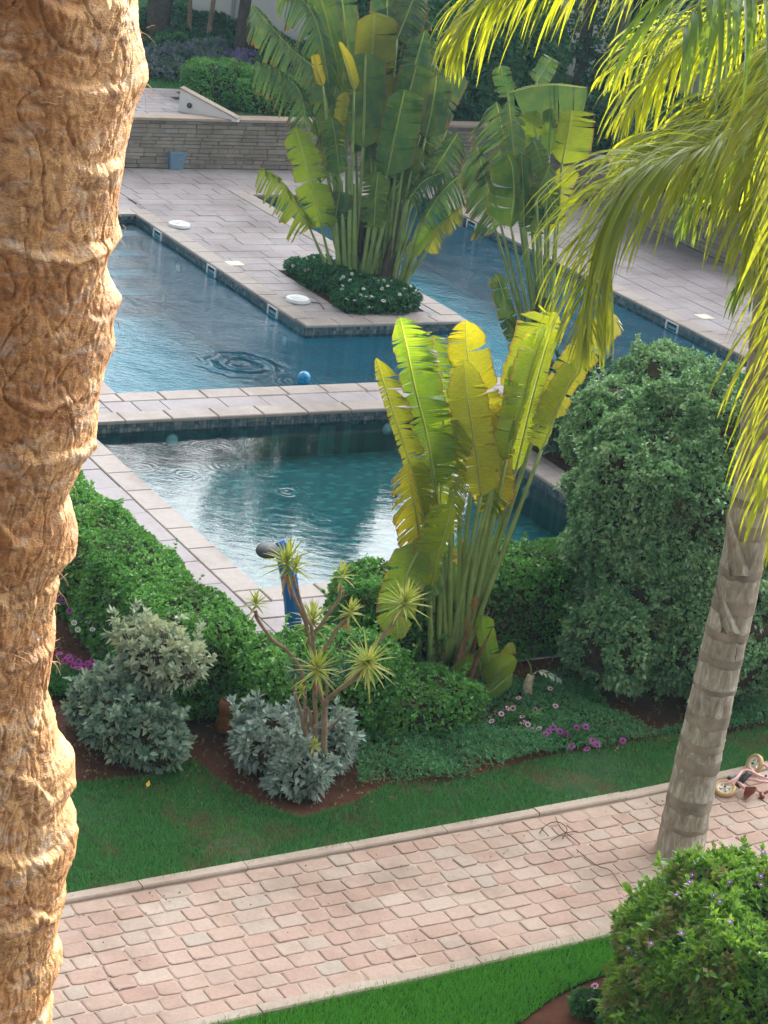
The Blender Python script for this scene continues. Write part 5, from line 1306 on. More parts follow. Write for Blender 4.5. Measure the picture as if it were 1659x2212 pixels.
FR = [  # rachis (x, y, dY), leaflets per side, length, mat, separate, sweep
 ([(1768, -30, 0), (1700, 130, -.3), (1640, 240, -.5), (1560, 300, -.7), (1470, 335, -.8), (1395, 365, -.9), (1330, 430, -1.0), (1292, 520, -1.05), (1276, 620, -1.1), (1266, 735, -1.12)], 135, 1.08, 1, True, 'main frond'),
 ([(1768, -30, 0), (1650, -120, .5), (1480, -125, .9), (1300, -105, 1.2), (1160, -70, 1.4), (1075, -20, 1.5), (1010, 45, 1.55), (985, 110, 1.55)], 150, 1.15, 1, True, 'top frond'),
 ([(1768, -30, 0), (1700, -100, -.9), (1620, -90, -1.5), (1540, -40, -2.0), (1480, 60, -2.3)], 36, 1.35, 2, False, ''),
 ([(1768, -30, 0), (1680, -10, .4), (1580, 30, .8), (1480, 90, 1.1), (1400, 170, 1.3), (1350, 250, 1.4)], 60, .95, 1, False, ''),
 ([(1768, -30, 0), (1790, 180, -.5), (1760, 420, -1.0), (1715, 650, -1.3), (1690, 880, -1.5), (1680, 1080, -1.6), (1676, 1200, -1.6)], 62, 1.05, 1, False, ''),
 ([(1768, -30, 0), (1700, 120, .5), (1620, 260, .9), (1540, 380, 1.1), (1480, 480, 1.2)], 46, .85, 2, False, ''),
 ([(1768, -30, 0), (1720, 60, .2), (1660, 120, .3), (1580, 190, .5), (1500, 250, .6), (1420, 330, .7)], 56, .95, 1, False, ''),
 ([(1768, -30, 0), (1740, 250, -.2), (1700, 420, -.3), (1640, 540, -.4), (1590, 640, -.4)], 34, .8, 2, False, ''),
 ([(1768, -30, 0), (1690, 110, 0), (1620, 205, .1), (1540, 265, .1), (1460, 295, .15), (1390, 330, .2)], 80, 1.15, 1, False, ''),
 ([(1768, -30, 0), (1700, 20, 1.0), (1600, 60, 1.8), (1480, 60, 2.4), (1380, 100, 2.8), (1320, 160, 3.0)], 70, 1.05, 1, False, ''),
 ([(1768, -30, 0), (1740, 120, .6), (1700, 260, 1.0), (1640, 360, 1.3), (1560, 420, 1.5)], 60, 1.0, 1, False, ''),
 ([(1768, -30, 0), (1730, 60, -.6), (1690, 180, -1.0), (1650, 320, -1.2), (1625, 450, -1.3), (1615, 560, -1.3)], 70, .95, 1, False, ''),
 ([(1768, -30, 0), (1800, 300, -.2), (1770, 560, -.6), (1725, 800, -.9), (1700, 1000, -1.0), (1690, 1180, -1.0)], 70, 1.0, 1, False, ''),
 ([(1768, -30, 0), (1780, 80, -.9), (1760, 300, -1.8), (1740, 480, -2.3), (1720, 700, -2.6)], 44, 1.0, 1, False, ''),
 ([(1768, -30, 0), (1900, -200, .6), (2100, -120, .9), (2200, 100, 1.0)], 40, 1.0, 1, False, ''),
 ([(1768, -30, 0), (1850, -260, 1.2), (1900, -420, 2.2), (1950, -380, 3.0)], 40, 1.0, 1, False, ''),
]
cnt = 0
for pts, npr, LL, mi, sep, _ in FR:
    P_ = catmull([W(x, y, YP + dy) for x, y, dy in pts], 60); P_[:3] = P_[:3] * .5 + crown * .5
    V_, F_ = tube(P_, [.03, .02, .006], 7); ro = part('frond', V_, F_, M_rach, o, True); mb = MB()
    Tt = nrm(np.gradient(P_, axis=0)); mat = M_frond if mi == 1 else M_frond2
    for k in range(npr):
        f = .20 + .80 * (k + rng.random() * .8) / npr; x = f * 59; i = min(int(x), 58); p = P_[i] * (1 - x + i) + P_[i + 1] * (x - i); T = Tt[i]
        _, S, B = frame_of(T)
        for sd in (-1, 1):
            ang_ = rng.normal() * .6; lat = S * sd * math.cos(ang_) + B * math.sin(ang_)
            d = lat * .75 + T * (.75 + .5 * f) + UPW * .22; L_ = LL * (math.sin(math.pi * min(1, .18 + .78 * f)) ** .45) * rng.uniform(.78, 1.1) * (1 - .35 * max(0, f - .8) / .2)
            Vv, Ff = leaflet(p, d, L_, .0135 * rng.uniform(.7, 1.2) * (1.5 if mi == 2 and LL > 1.2 else 1), rng.uniform(.75, 1.25), twist=rng.normal() * .8)
            if sep and cnt < 300: part('leaflet', Vv, Ff, mat, ro, True); cnt += 1
            else: mb.add(Vv, Ff)
    if mb.n: mb.build('leaflets', mat, ro, True, kind='stuff')
V_, F_ = lathe([(.10, -.9), (.15, -.5), (.17, -.2), (.12, .1), (.03, .3)], 16, crown); part('crownshaft', V_, F_, M_frond2, o, True)
exec_t('right palm')

# ================================================================== THINGS
def thing(name, loc, label, cat, group=None): return empty(name, loc, label, cat, group)
# skimmer openings set in the pool walls
GS = 'skimmer openings in the pool walls'
def skimmer(x, y, facing, label, uvp=None, w=.34, h=.15):
    u, v = touv(G(x, y, -.08)) if uvp is None else uvp
    if facing == 'u': nrmv = -EU; al = EV
    else: nrmv = -EV; al = EU
    nv = np.r_[nrmv, 0]; av = np.r_[al, 0]; c = UV(u, v, -.10) + nv * .034
    o = thing('pool_skimmer', c, label, 'pool skimmer', GS)
    ax = [av, nv, UPW]; m = MB()
    for s in (-1, 1): m.box(c + av * s * (w / 2 - .012), (.014, .014, h / 2), ax); m.box(c + UPW * s * (h / 2 - .006), (w / 2 - .027, .013, .007), ax)
    m.build('frame', M_whitepl, o)
    box_part('opening', c - nv * .010, (w / 2 - .02, .004, h / 2 - .02), ax, M_dark, o)
    box_part('flap', c - nv * .003 - UPW * .014, (w / 2 - .06, .004, h / 7), ax, M_bluebin, o)
for x, y, u_, v_, lb in ((340, 497, 15.2, 33.83, 'white framed skimmer nearest the far end of the left pool side'), (462, 572, 15.2, 31.57, 'white framed skimmer midway along the left pool side of the deck tongue'), (593, 660, 15.2, 29.25, 'white framed skimmer below the nearer white round lid'),
                      (1480, 695, 21.9, 27.9, 'white framed skimmer at the right pool side beside the pale square cover'), (1020, 475, 21.9, 34.45, 'white framed skimmer at the right pool side between the two big-leaved clumps')):
    skimmer(x, y, 'u', lb, (u_, v_))
# pool lamps under water
def lamp(u, v, z, facing, label):
    nv = np.r_[-EU, 0] if facing == 'u-' else (np.r_[EU, 0] if facing == 'u+' else np.r_[-EV, 0]); av = np.cross(UPW, nv)
    c = UV(u, v, z); o = thing('pool_lamp', c, label, 'pool light', 'round underwater pool lights')
    V, F = lathe([(.0, 0), (.075, 0), (.08, .01), (.07, .02), (.03, .03), (0, .032)], 20, c + nv * .012, np.array([av, UPW, nv])); part('lens', V, F, M_whitepl, o, True)
    V, F = lathe([(.08, .0), (.09, .0), (.09, .012), (.08, .014)], 20, c + nv * .013, np.array([av, UPW, nv])); part('rim', V, F, M_steel, o, True)
lamp(15.2, 32.9, -.42, 'u-', 'pale underwater light in the left pool between the two far skimmers'); lamp(15.2, 28.75, -.42, 'u-', 'pale underwater light in the left pool near the corner of the deck tongue')
lamp(11.4, 24.42, -.3, 'v-', 'pale underwater light under the causeway at the left end of the paddling pool'); lamp(14.6, 24.42, -.3, 'v-', 'pale underwater light under the causeway beside the tall banana-leaved plant')
lamp(15.31, 21.9, -.32, 'u-', 'pale underwater light at the right wall of the paddling pool')
# round white lids
for (x, y), lb in (((387, 486), 'white stepped round lid standing on the deck near the far pool corner'), ((643, 648), 'white stepped round lid beside the planted bed, cable trailing from it')):
    c = G(x, y + 3, .003); o = thing('round_lid', c, lb, 'lid', 'white round lids on the deck')
    V, F = lathe([(.0, 0), (.185, 0), (.195, .012), (.185, .055), (.165, .065), (.0, .065)], 32, c); part('lid_base', V, F, M_whitepl, o, False)
    V, F = lathe([(.125, .0655), (.12, .078), (.085, .080), (.08, .090), (.03, .092), (.028, .098), (0, .099)], 32, c); part('lid_top', V, F, M_whitepl, o, False)
cc_ = [G(672, 653, .01), G(690, 655, .012), G(700, 668, .01)]; V, F = tube(catmull(cc_, 10), .008, 6); part('cable', V, F, M_black, None, True, label='thin dark cable from the nearer white round lid into the flower bed', cat='cable')
# square access covers
for (x, y), lb in (((507, 569), 'cream square access cover in the deck tongue'), ((1521, 684), 'cream square access cover by the right pool side')):
    c = G(x, y, .006); o = thing('access_cover', c, lb, 'cover', 'cream access covers'); ax = [np.r_[EU, 0], np.r_[EV, 0], UPW]
    box_part('cover_frame', c, (.135, .135, .004), ax, M_cream, o); V, F = lathe([(.0, .0), (.09, .0), (.085, .004), (0, .0045)], 24, c + UPW * .0045); part('round_plate', V, F, M_whitepl, o)
# slots / recessed inspection tiles
for (x, y), lb, s in (((508, 384 + 0), 'far inspection slab with open dark joints near the wall', .35), ((958, 0), '', 0)):
    if not s: continue
# ball
c = G(656, 825, -.16) ; c[2] = -.10; br = .098
o = thing('ball', c - [0, 0, br], 'small blue ball with darker seams floating by the causeway', 'ball')
V, F = [], []
m = 24; k = 14
for i in range(k + 1):
    th = math.pi * i / k
    for j in range(m): ph = 2 * math.pi * j / m; V.append(c + br * np.array([math.sin(th) * math.cos(ph), math.sin(th) * math.sin(ph), math.cos(th)]))
F = [(i * m + j, (i + 1) * m + j, (i + 1) * m + (j + 1) % m, i * m + (j + 1) % m) for i in range(k) for j in range(m)]
part('ball_skin', V, F, simple('ball_blue', (.02, .30, .55), .25, .6, .2, 6, 0), o, True)
mb = MB()
for axv in ((1, .2, .3), (.2, 1, -.3), (-.3, .3, 1)):
    a_ = nrm(np.array(axv, float)); _, S, B = frame_of(a_); ring = [c + br * 1.008 * (S * math.cos(q) + B * math.sin(q)) for q in np.linspace(0, 2 * math.pi, 33)]; mb.tube(ring, .0045, 5, False)
mb.build('seam', simple('ball_seam', (.01, .06, .18), .4), o, True)
# blue bin
c = G(377, 363, .003); o = thing('waste_bin', c, 'blue-grey plastic bin with a wire handle against the ledge stone wall', 'bin'); ax = np.array([[*EU, 0], [*EV, 0], [0, 0, 1.0]])
def frustum(c, w0, d0, w1, d1, z0, z1):
    V = []
    for z, w, d in ((z0, w0, d0), (z1, w1, d1)): V += [c + ax[0] * sx * w + ax[1] * sy * d + UPW * z for sx, sy in ((-1, -1), (1, -1), (1, 1), (-1, 1))]
    return V
c2 = c + ax[1] * .02; V = frustum(c2, .135, .13, .17, .16, 0, .34) + frustum(c2, .155, .145, .155, .145, .34, .341)[:4] + frustum(c2, .125, .12, .125, .12, .02, .03)[:4]
part('bin_body', V, [(3, 2, 1, 0), (0, 1, 5, 4), (1, 2, 6, 5), (2, 3, 7, 6), (3, 0, 4, 7), (4, 5, 9, 8), (5, 6, 10, 9), (6, 7, 11, 10), (7, 4, 8, 11), (8, 9, 13, 12), (9, 10, 14, 13), (10, 11, 15, 14), (11, 8, 12, 15), (12, 13, 14, 15)], M_bluebin, o)
mb = MB()
for s in (-1, 1): mb.box(c2 + ax[0] * s * .168 + UPW * .325, (.012, .172, .02), ax); mb.box(c2 + ax[1] * s * .160 + UPW * .3255, (.156, .012, .019), ax)
mb.build('bin_rim', M_bluebin, o)
V, F = tube(catmull([c2 + ax[0] * .165 - ax[1] * .15 + UPW * .30, c2 + ax[0] * .05 - ax[1] * .175 + UPW * .22, c2 - ax[0] * .05 - ax[1] * .17 + UPW * .13], 8), .005, 6); part('bin_handle', V, F, M_steel, o, True)
# shower: blue fluted column with a dark round head
sb_ = W(641, 1400, 19.3); sb_[2] = 0
o = thing('pool_shower', sb_, 'tall blue fluted shower column with a dark disc head at the pool corner', 'shower')
Y_ = sb_[1]; pts = [sb_, W(634, 1340, Y_), W(628, 1270, Y_), W(618, 1215, Y_ + .02), W(608, 1180, Y_ + .04), W(603, 1170, Y_ + .05)]; C = catmull(pts, 30); V = []; T_ = nrm(np.gradient(C, axis=0)); n = 28
for i, p in enumerate(C):
    _, S, B = frame_of(T_[i], np.array([0, 1.0, 0])); r = .078 * (1 - .25 * max(0, (i - 26) / 3.0)); 
    for j in range(n): a = 2 * np.pi * j / n; rr = r * (1 + .07 * math.cos(7 * a)); V.append(p + S * math.cos(a) * rr + B * math.sin(a) * rr * .8)
F = [(i * n + j, i * n + (j + 1) % n, (i + 1) * n + (j + 1) % n, (i + 1) * n + j) for i in range(29) for j in range(n)] + [tuple(range(29 * n, 30 * n))]
part('column', V, F, M_blue, o, True)
h = W(578, 1192, Y_ - .08); V, F = lathe([(0, 0), (.10, 0), (.115, .012), (.11, .03), (.03, .045), (0, .045)], 24, h, np.array([[1, 0, 0], [0, .94, .34], [0, -.34, .94]])); part('shower_head', V, F, M_black, o, True)
V, F = tube([h + [0, 0, .04], W(604, 1185, Y_)], .018, 8); part('arm', V, F, M_steel, o, True)
V, F = lathe([(.0, 0), (.12, 0), (.12, .02), (0, .02)], 20, sb_); part('foot_plate', V, F, M_steel, o)
# brown stump / clay post by the hedge
c = G(490, 1575, 0); o = thing('tree_stump', c, 'weathered orange-brown stump between the silver bush and the hedge', 'stump')
V, F = lathe([(.12, 0), (.105, .08), (.095, .16), (.10, .26), (.09, .30), (.06, .31), (0, .30)], 18, c); V = np.array([v + np.array([mn.noise(V3(tuple(v * 7))), mn.noise(V3(tuple(v * 7 + 3))), 0]) * .02 for v in V])
part('stump_body', V, F, simple('stump_wood', (.28, .12, .05), .9, .2, .5, 7, .6, 40, .01), o, True)
V, F = lathe([(.07, .305), (.06, .32), (0, .315)], 12, c); part('cut_top', V, F, M_bark, o, True)
# young plant with thick scaly stem
c = G(1138, 1512, 0); o = thing('young_cycad', c, 'short pale scaly stem with one arching cut leaf in the ground cover', 'plant')
C = catmull([c, W(1141, 1480, c[1]), W(1147, 1458, c[1] + .02)], 22); V = []; n = 16; T_ = nrm(np.gradient(C, axis=0))
for i, p in enumerate(C):
    _, S, B = frame_of(T_[i]); 
    for j in range(n): a = 2 * np.pi * j / n; r = .052 * (1 + .14 * abs(math.sin(i * .9)) + .1 * math.sin(3 * a + i * 1.4)) * (1 - .35 * i / 21); V.append(p + r * (S * math.cos(a) + B * math.sin(a)))
F = [(i * n + j, i * n + (j + 1) % n, (i + 1) * n + (j + 1) % n, (i + 1) * n + j) for i in range(21) for j in range(n)] + [tuple(range(21 * n, 22 * n))]
part('stem', V, F, simple('pale_stem', (.42, .36, .26), .8, .2, .35, 20, .5, 50, .01), o, True)
V, F = tube(catmull([C[-1], W(1146, 1440, c[1]), W(1139, 1425, c[1])], 8), [.012, .004], 6); part('bud', V, F, M_pet, o, True)
def lobed(parent, pts, w, hue, nl=7):
    P_ = catmull(pts, 20); T_ = nrm(np.gradient(P_, axis=0)); Vv = []; Ff = []
    for k in range(nl):
        f = .2 + .78 * k / (nl - 1); i = int(f * 19); _, S, B = frame_of(T_[i])
        for s in (-1, 1):
            d = nrm(S * s * .8 + T_[i] * .6); L_ = w * math.sin(math.pi * (.25 + .65 * f)); b = len(Vv); q = nrm(np.cross(d, B))
            Vv += [P_[i] - T_[i] * .01, P_[i] + d * L_ * .5 - q * .016, P_[i] + d * L_ - UPW * .02, P_[i] + d * L_ * .5 + q * .016]; Ff.append((b, b + 1, b + 2, b + 3))
    ro_ = part('leaf', Vv, Ff, hue, parent)
    V, F = tube(P_, [.005, .002], 5); part('leaf_rib', V, F, M_pet2, ro_, True)
lobed(o, [C[-1], W(1165, 1450, c[1] - .02), W(1190, 1458, c[1] - .05), W(1213, 1472, c[1] - .1)], .10, M_silver)
c = G(1128 + 10, 1560, 0); c = G(1140, 1555, 0); o = thing('philodendron', c, 'young plant with one yellow-green lobed leaf among the pink daisies', 'plant')
for q in ((1100, 1490), (1130, 1482), (1175, 1500), (1165, 1530), (1135, 1525)): pass
lobed(o, [c, G(1145, 1550, .12), W(1135, 1532, c[1] - .05)], .13, M_daisy, 5); lobed(o, [c, G(1152, 1550, .12), W(1172, 1528, c[1] - .02)], .12, M_daisy, 5); lobed(o, [c, G(1150, 1560, .1), G(1152, 1575, .08)], .12, M_daisy, 5)
pe = np.array([path_pt(s_, t_)[0] for s_, t_ in zip(rng.uniform(-.8, 8, 150), np.clip(rng.exponential(.5, 150) * 1.2, .02, PW - .02))]); pe[:, 2] = .016
V, F = leaves(pe, np.tile(UPW, (len(pe), 1)), .028, .013, 1, 1.2, .0)
part('path_debris', V, F, leafmat('path_litter', [(.16, .09, .04), (.28, .18, .08), (.09, .12, .04)], None, .1, .8, .2, 2), None, label='small dry leaves and crumbs strewn over the brick path', cat='leaf litter', kind='stuff')
# small loose things: yellow leaf, twigs
c = G(319, 1700, .004); V = [c + np.array(q) for q in ((0, -.03, .0), (.022, 0, .028), (.004, .035, .05), (-.018, 0, .028))]
part('fallen_leaf', V, [(0, 1, 2), (0, 2, 3)], simple('yellow_dead_leaf', (.75, .48, .06), .6, .3, .15, 20, 0), None, label='single yellow fallen leaf on the lawn below the grey-green bush', cat='leaf')
tw = simple('twig', (.10, .055, .03), .9, .1, .3, 20, 0)
mb = MB()
for pts in ([(1165, 1800), (1180, 1782), (1205, 1775), (1225, 1790), (1215, 1812)], [(1200, 1765), (1212, 1790), (1240, 1812), (1252, 1822)], [(1190, 1815), (1220, 1800), (1248, 1795)], [(1170, 1790), (1185, 1806)]): mb.tube(catmull([G(x, y, .03) for x, y in pts], 12), .004, 5)
mb.build('dry_twigs', tw, None, True, label='curled dry twigs lying on the paving left of the leaning trunk', cat='twigs')
mb = MB()
for pts in ([(1245, 1835), (1290, 1870), (1318, 1880), (1345, 1918)],): mb.tube(catmull([G(x, y, .026) for x, y in pts], 14), .0035, 5)
mb.build('long_twig', tw, None, True, label='long thin dry twig lying on the paving beside the flowering bush', cat='twig')

# ------------------------------------------------------------------ toddler bike lying on the path
c = G(1610, 1705, 0); o = thing('toddler_bike', c, 'pink toddler bike with tan tyres and brown saddle, lying on its side on the path', 'bicycle')
z4 = lambda x, y: (1481 + x * .10713, 1590.8 + y * .10713)
M_pinkp = simple('pink_paint', (.72, .38, .36), .3, .5, .03, 6, 0); M_tan = simple('tan_rubber', (.55, .36, .17), .6, .3, .12, 8, .2, 60, .003); M_rim = simple('cream_rim', (.72, .68, .56), .4, .5, .05, 6, 0); M_lea = simple('brown_leather', (.22, .05, .03), .4, .5, .15, 8, 0)
def z4p(x, y, z): return G(*z4(x, y), z)
def wheel(cen, axis, r=.098, w=.03):
    _, S, B = frame_of(axis); A = np.array([S, B, nrm(axis)])
    wv_ = thing_part = bpy.data.objects.new('wheel', None); col.objects.link(wv_); wv_.parent = o; wv_.empty_display_size = .05
    prof = [(r - .030, -w * .5), (r - .012, -w), (r, -w * .5), (r + .003, 0), (r, w * .5), (r - .012, w), (r - .030, w * .5)]
    V, F = lathe(prof, 32, cen, A); part('tyre', V, F[:-2], M_tan, wv_, True)
    V, F = lathe([(r - .029, -w * .45), (r - .040, -w * .3), (r - .044, 0), (r - .040, w * .3), (r - .029, w * .45)], 32, cen, A); F = F[:-2]
    mb = MB(); mb.add(V, F)
    for k in range(5):
        a = k * 2 * math.pi / 5; d = S * math.cos(a) + B * math.sin(a); q = np.cross(nrm(axis), d); mb.box(cen + d * (r - .04) * .5, ((r - .04) * .5, .013, .006), [d, q, nrm(axis)])
    V, F = lathe([(.0, -.022), (.018, -.022), (.018, .022), (0, .022)], 14, cen, A); mb.add(V, F); mb.build('rim', M_rim, wv_)
    V, F = lathe([(.0, .022), (.010, .022), (.009, .036), (0, .036)], 12, cen, A); part('axle_cap', V, F, M_black, wv_, True)
w1 = z4p(790, 1045, .06); w1[2] = .06; wheel(w1, np.array([-.12, -.38, .9]))
w2 = z4p(1395, 560, .10); wheel(w2, np.array([-.75, -.40, .38]))
bt = lambda pts, r, nm='frame_tube', mt=None: part(nm, *tube(catmull([z4p(*q) for q in pts], 16), r, 10), mt or M_pinkp, o, True)
bt([(780, 970, .10), (930, 915, .14), (1060, 800, .17), (1140, 700, .19), (1210, 675, .20), (1310, 695, .20), (1420, 760, .18), (1540, 815, .16), (1680, 860, .14), (1900, 900, .12)], .0125)
bt([(1230, 865, .12), (1330, 865, .12), (1480, 905, .11), (1680, 925, .10), (1900, 930, .1)], .0125)
bt([(1310, 640, .14), (1390, 730, .16), (1500, 790, .16)], .011, 'fork_tube'); bt([(1560, 560, .13), (1680, 640, .14), (1900, 800, .14)], .011, 'fork_tube')
bt([(1060, 920, .10), (1120, 980, .09), (1190, 1050, .07)], .018, 'saddle_post'); bt([(900, 830, .07), (1060, 755, .10)], .010, 'handle_bar', M_steel); bt([(870, 850, .07), (905, 825, .07)], .018, 'grip', M_black)
bt([(1540, 1185, .03), (1600, 1140, .05), (1700, 1090, .07)], .013, 'grip', M_lea); bt([(1530, 1150, .04), (1545, 1225, .03)], .024, 'grip_end', M_lea)
V = [z4p(*q) for q in ((1205, 1010, .14), (1420, 1015, .14), (1440, 1080, .10), (1380, 1150, .08), (1190, 1300, .02), (1165, 1180, .04), (1225, 1035, .10), (1400, 1040, .10), (1410, 1090, .07), (1360, 1140, .05), (1185, 1285, .0), (1180, 1180, .01))]
part('saddle', V, [(0, 1, 2, 3, 4, 5), (11, 10, 9, 8, 7, 6)] + [(i, (i + 1) % 6, 6 + (i + 1) % 6, 6 + i) for i in range(6)], M_lea, o)
d = z4p(1280, 740, .16) - z4p(1020, 1020, .04); bt([(1270, 755, .15), (1150, 870, .12), (1035, 1010, .06)], .030, 'foot_pad', M_black)
V, F = tube([z4p(1640, 800, .17), z4p(1600, 790, .17)], .012, 8); part('bolt', V, F, M_black, o, True)

# ================================================================== UPPER GARDEN PLANTING
def gz(x, y, z): p = G(x, y, z); return p
M_far1 = leafmat('far_shrub_dark', [(.012, .05, .03), (.03, .10, .045), (.06, .16, .06)], None, .2, .5, .4, 1.2)
M_far2 = leafmat('far_shrub_mid', [(.03, .11, .045), (.06, .18, .06), (.10, .26, .09)], None, .25, .5, .4, 1.0)
c = UV(19.7, 39.55, 1.5)
hl = [((c[0] - 1.0, c[1] + .0, 1.55), (1.0, .62, .78), R(-2)), ((c[0] + .75, c[1] - .15, 1.40), (1.6, .55, .62), R(2)), ((c[0] + 2.6, c[1] + .2, 1.3), (1.4, .5, .5), R(6))]
q0 = on_terr(455, 238)
hl = [((q0[0] + .10, q0[1] + .75, 1.28), (.80, .50, .52), R(8)), ((q0[0] + 1.15, q0[1] + .85, 1.20), (1.1, .46, .42), R(20)), ((q0[0] + 2.9, q0[1] + 1.6, 1.16), (1.5, .5, .38), R(24))]
shrub('clipped_hedge', hl, 'clipped hedge on the upper terrace above the blue bin, behind the white wedge wall', 'hedge', M_hedge, M_core, .07, .045, 3, 420, 3, .09, seed=71, zmin=.95)
def far(name, x, y, r, h, label, mat, cat='shrub', ll=.12, dens=120, sx=1.0, seed=1, e=2.3, off=0, **kw):
    p = on_terr(x, y); return shrub(name, [((p[0], p[1] + off, p[2] + h * .42), (r * sx, r, h * .62), 0)], label, cat, mat, M_coregreen, ll, ll * .5, 4, dens, e, .22, seed=seed, zmin=p[2] - .05, freq=1.2, **kw)
far('heather_mound', 350, 152, 1.0, .26, 'grey-mauve heathery mound left of the upper hedge', M_heather, sx=1.5, seed=2)
far('heather_mound', 450, 138, .9, .26, 'grey-mauve heathery mound right behind the upper hedge', M_heather, sx=1.4, seed=3)
far('heather_mound', 550, 160, .6, .32, 'purple heathery mound at the left edge of the largest banana-leaved clump', leafmat('purple_heather', [(.16, .10, .26), (.26, .16, .38), (.07, .14, .08)], None, .2, .7, .2, .8), sx=1.2, seed=4)
far('dark_shrub', 395, 112, .6, .34, 'leafy green shrub below the tall yucca pair', M_far2, sx=1.3, seed=5)
far('dark_shrub', 478, 92, .5, .36, 'low dark shrub under the pale villa wall, right of the yuccas', M_far1, sx=1.4, seed=6)
far('dark_shrub', 560, 112, .5, .40, 'dark shrub at the foot of the thin tree trunk', M_far1, sx=1.3, seed=7)
far('dark_shrub', 350, 85, .6, .45, 'dark shrub left of the yuccas behind the forked tree', M_far1, sx=1.4, seed=8)
far('dark_shrub', 405, 62, .6, .35, 'dark hedge-like shrub on top of the bank below the coping', M_far1, sx=1.8, seed=9)
far('garden_shrub', 650, 185, .8, .8, 'mid green shrub hidden behind the largest banana-leaved clump', M_far2, sx=1.3, seed=10)
far('garden_shrub', 1262, 315, .7, .7, 'low rounded shrub above the right wall beside the blue-green clump', M_far1, sx=1.5, seed=11)
far('garden_shrub', 1350, 330, .9, 1.0, 'dark shrub above the right wall behind the hanging fronds', M_far1, sx=1.8, seed=12)
far('garden_shrub', 1500, 400, .9, 1.3, 'dark shrub above the right wall, middle of three behind the fronds', M_far1, sx=1.8, seed=13)
far('garden_shrub', 1620, 450, .9, 1.3, 'dark shrub above the right wall at the far right edge', M_far1, sx=1.8, seed=14)
for x_, y_, r_, h_, sd_, lb_ in ((830, 250, 1.6, 3.8, 82, 'tall dark bush behind the middle of the largest clump'), (950, 250, 1.6, 3.8, 83, 'tall dark bush between the two farther big-leaved clumps, left one'), (1060, 245, 1.4, 3.4, 84, 'tall dark bush between the two farther big-leaved clumps, right one')):
    far('tall_bush', x_, y_, r_, h_ * .8, lb_, M_far2, seed=sd_, ll=.16, dens=80, off=1.2)
far('spiky_shrub', 1345, 235, .8, .9, 'dark spiky shrub on the lawn in front of the tall villa', M_far1, sx=1.2, seed=15)
def tree(name, x, y, paths, r0, label, crown_pts, mat, ctop=2.0, seed=0):
    p = on_terr(x, y); o = thing(name, p, label, 'tree')
    for pts in paths:
        P_ = catmull([p + [0, 0, -.2]] + [p + np.array(q) for q in pts], 14); V, F = tube(P_, [r0 * (1.15 if pts is paths[0] else .9), r0 * .7], 10); V = V + np.array([[mn.noise(V3(tuple(v * 3))) * .03, mn.noise(V3(tuple(v * 3 + 5))) * .03, 0] for v in V]); part('trunk', V, F, M_darkbark if seed != 2 else M_bark, o, True)
    AP, AN = [], []
    for c, r in crown_pts:
        P, N, _ = sq_surface(p + np.array(c), (r, r, r * .75), np.eye(3), 2.1, int(r * r * 260), .35, 1.0, seed + r); P = P - N * (rng.random(len(P)) ** 1.5 * r * .5)[:, None]; AP.append(P); AN.append(N)
    V, F = leaves(np.concatenate(AP), np.concatenate(AN), .16, .075, 4, 1.0, .1); part('crown', V, F, mat, o)
tree('forked_tree', 338, 98, [[(-.1, 0, 1.5), (-.3, 0, 3.2), (-.6, 0, 5)], [(.1, 0, 1.0), (.4, .1, 2.4), (.7, 0, 4.6)], [(0, .1, .9), (.15, .2, 2.5), (0, 0, 4.8)]], .22, 'forked grey tree with ribbed trunks right beside the palm trunk at the top left', [((0, 0, 6), 1.6), ((-1.2, .4, 5.6), 1.2)], M_far1)
tree('slim_tree', 518, 128, [[(0, 0, 1.5), (.05, 0, 3), (.0, 0, 5)]], .13, 'slim straight tree in front of the pale villa wall', [((0, 0, 6), 1.5)], M_far1, seed=1)
tree('dark_cypress', 1248, 195, [[(0, 0, 1.5), (.0, 0, 3), (.0, 0, 6)]], .14, 'tall dense dark tree in front of the villa recess at the top right', [((0, .1, .8 + .62 * k), .62 - .02 * k) for k in range(10)], M_far1, seed=3)
tree('olive_tree', 1450, 210, [[(0, 0, .8), (.2, 0, 2), (.1, 0, 4)]], .12, 'grey-green tree at the right of the tall villa wall, behind the fronds', [((0, 0, 1.6), .9), ((.5, .1, 2.4), 1.0), ((1.1, .3, 1.3), .8), ((.2, 0, 3.6), 1.1), ((1.5, 0, 2.6), 1.0), ((2.3, .2, 1.8), 1.0), ((2.4, .2, 3.4), 1.1)], M_far2, seed=4)
for x_, y_, sd_, lb_ in ((7.6, 48.6, 91, 'broad dark tree before the tall villa, left one of those at the top right'), (10.6, 47.0, 92, 'broad dark tree before the tall villa, farthest right'), (1.0, 52.0, 94, 'tall dark tree between the farther clumps, left of the white wall')):
    nx = proj([x_, y_, float(upz(x_, y_))]); big = x_ > 5
    tree('broad_tree', nx[0], nx[1], [[(0, 0, 1.5), (.2, 0, 3), (.0, 0, 6)], [(.1, 0, 2.0), (.9, .1, 3.8), (1.2, 0, 5.5)]], .16, lb_,
         [((0, 0, 7.2), 1.7), ((.9, .3, 5.2), 1.6), ((-.7, .1, 5.0), 1.4), ((.3, 0, 3.2), 1.5), ((-.2, .2, 1.6), 1.2)] if big else [((0, 0, 6.6), 1.2), ((.3, .3, 4.8), 1.1), ((-.3, .1, 3.2), 1.1)], M_far1, seed=sd_)
M_yuc = leafmat('yucca_leaf', [(.04, .13, .05), (.09, .22, .07), (.15, .28, .08)], None, .3, .4, .5, 2)
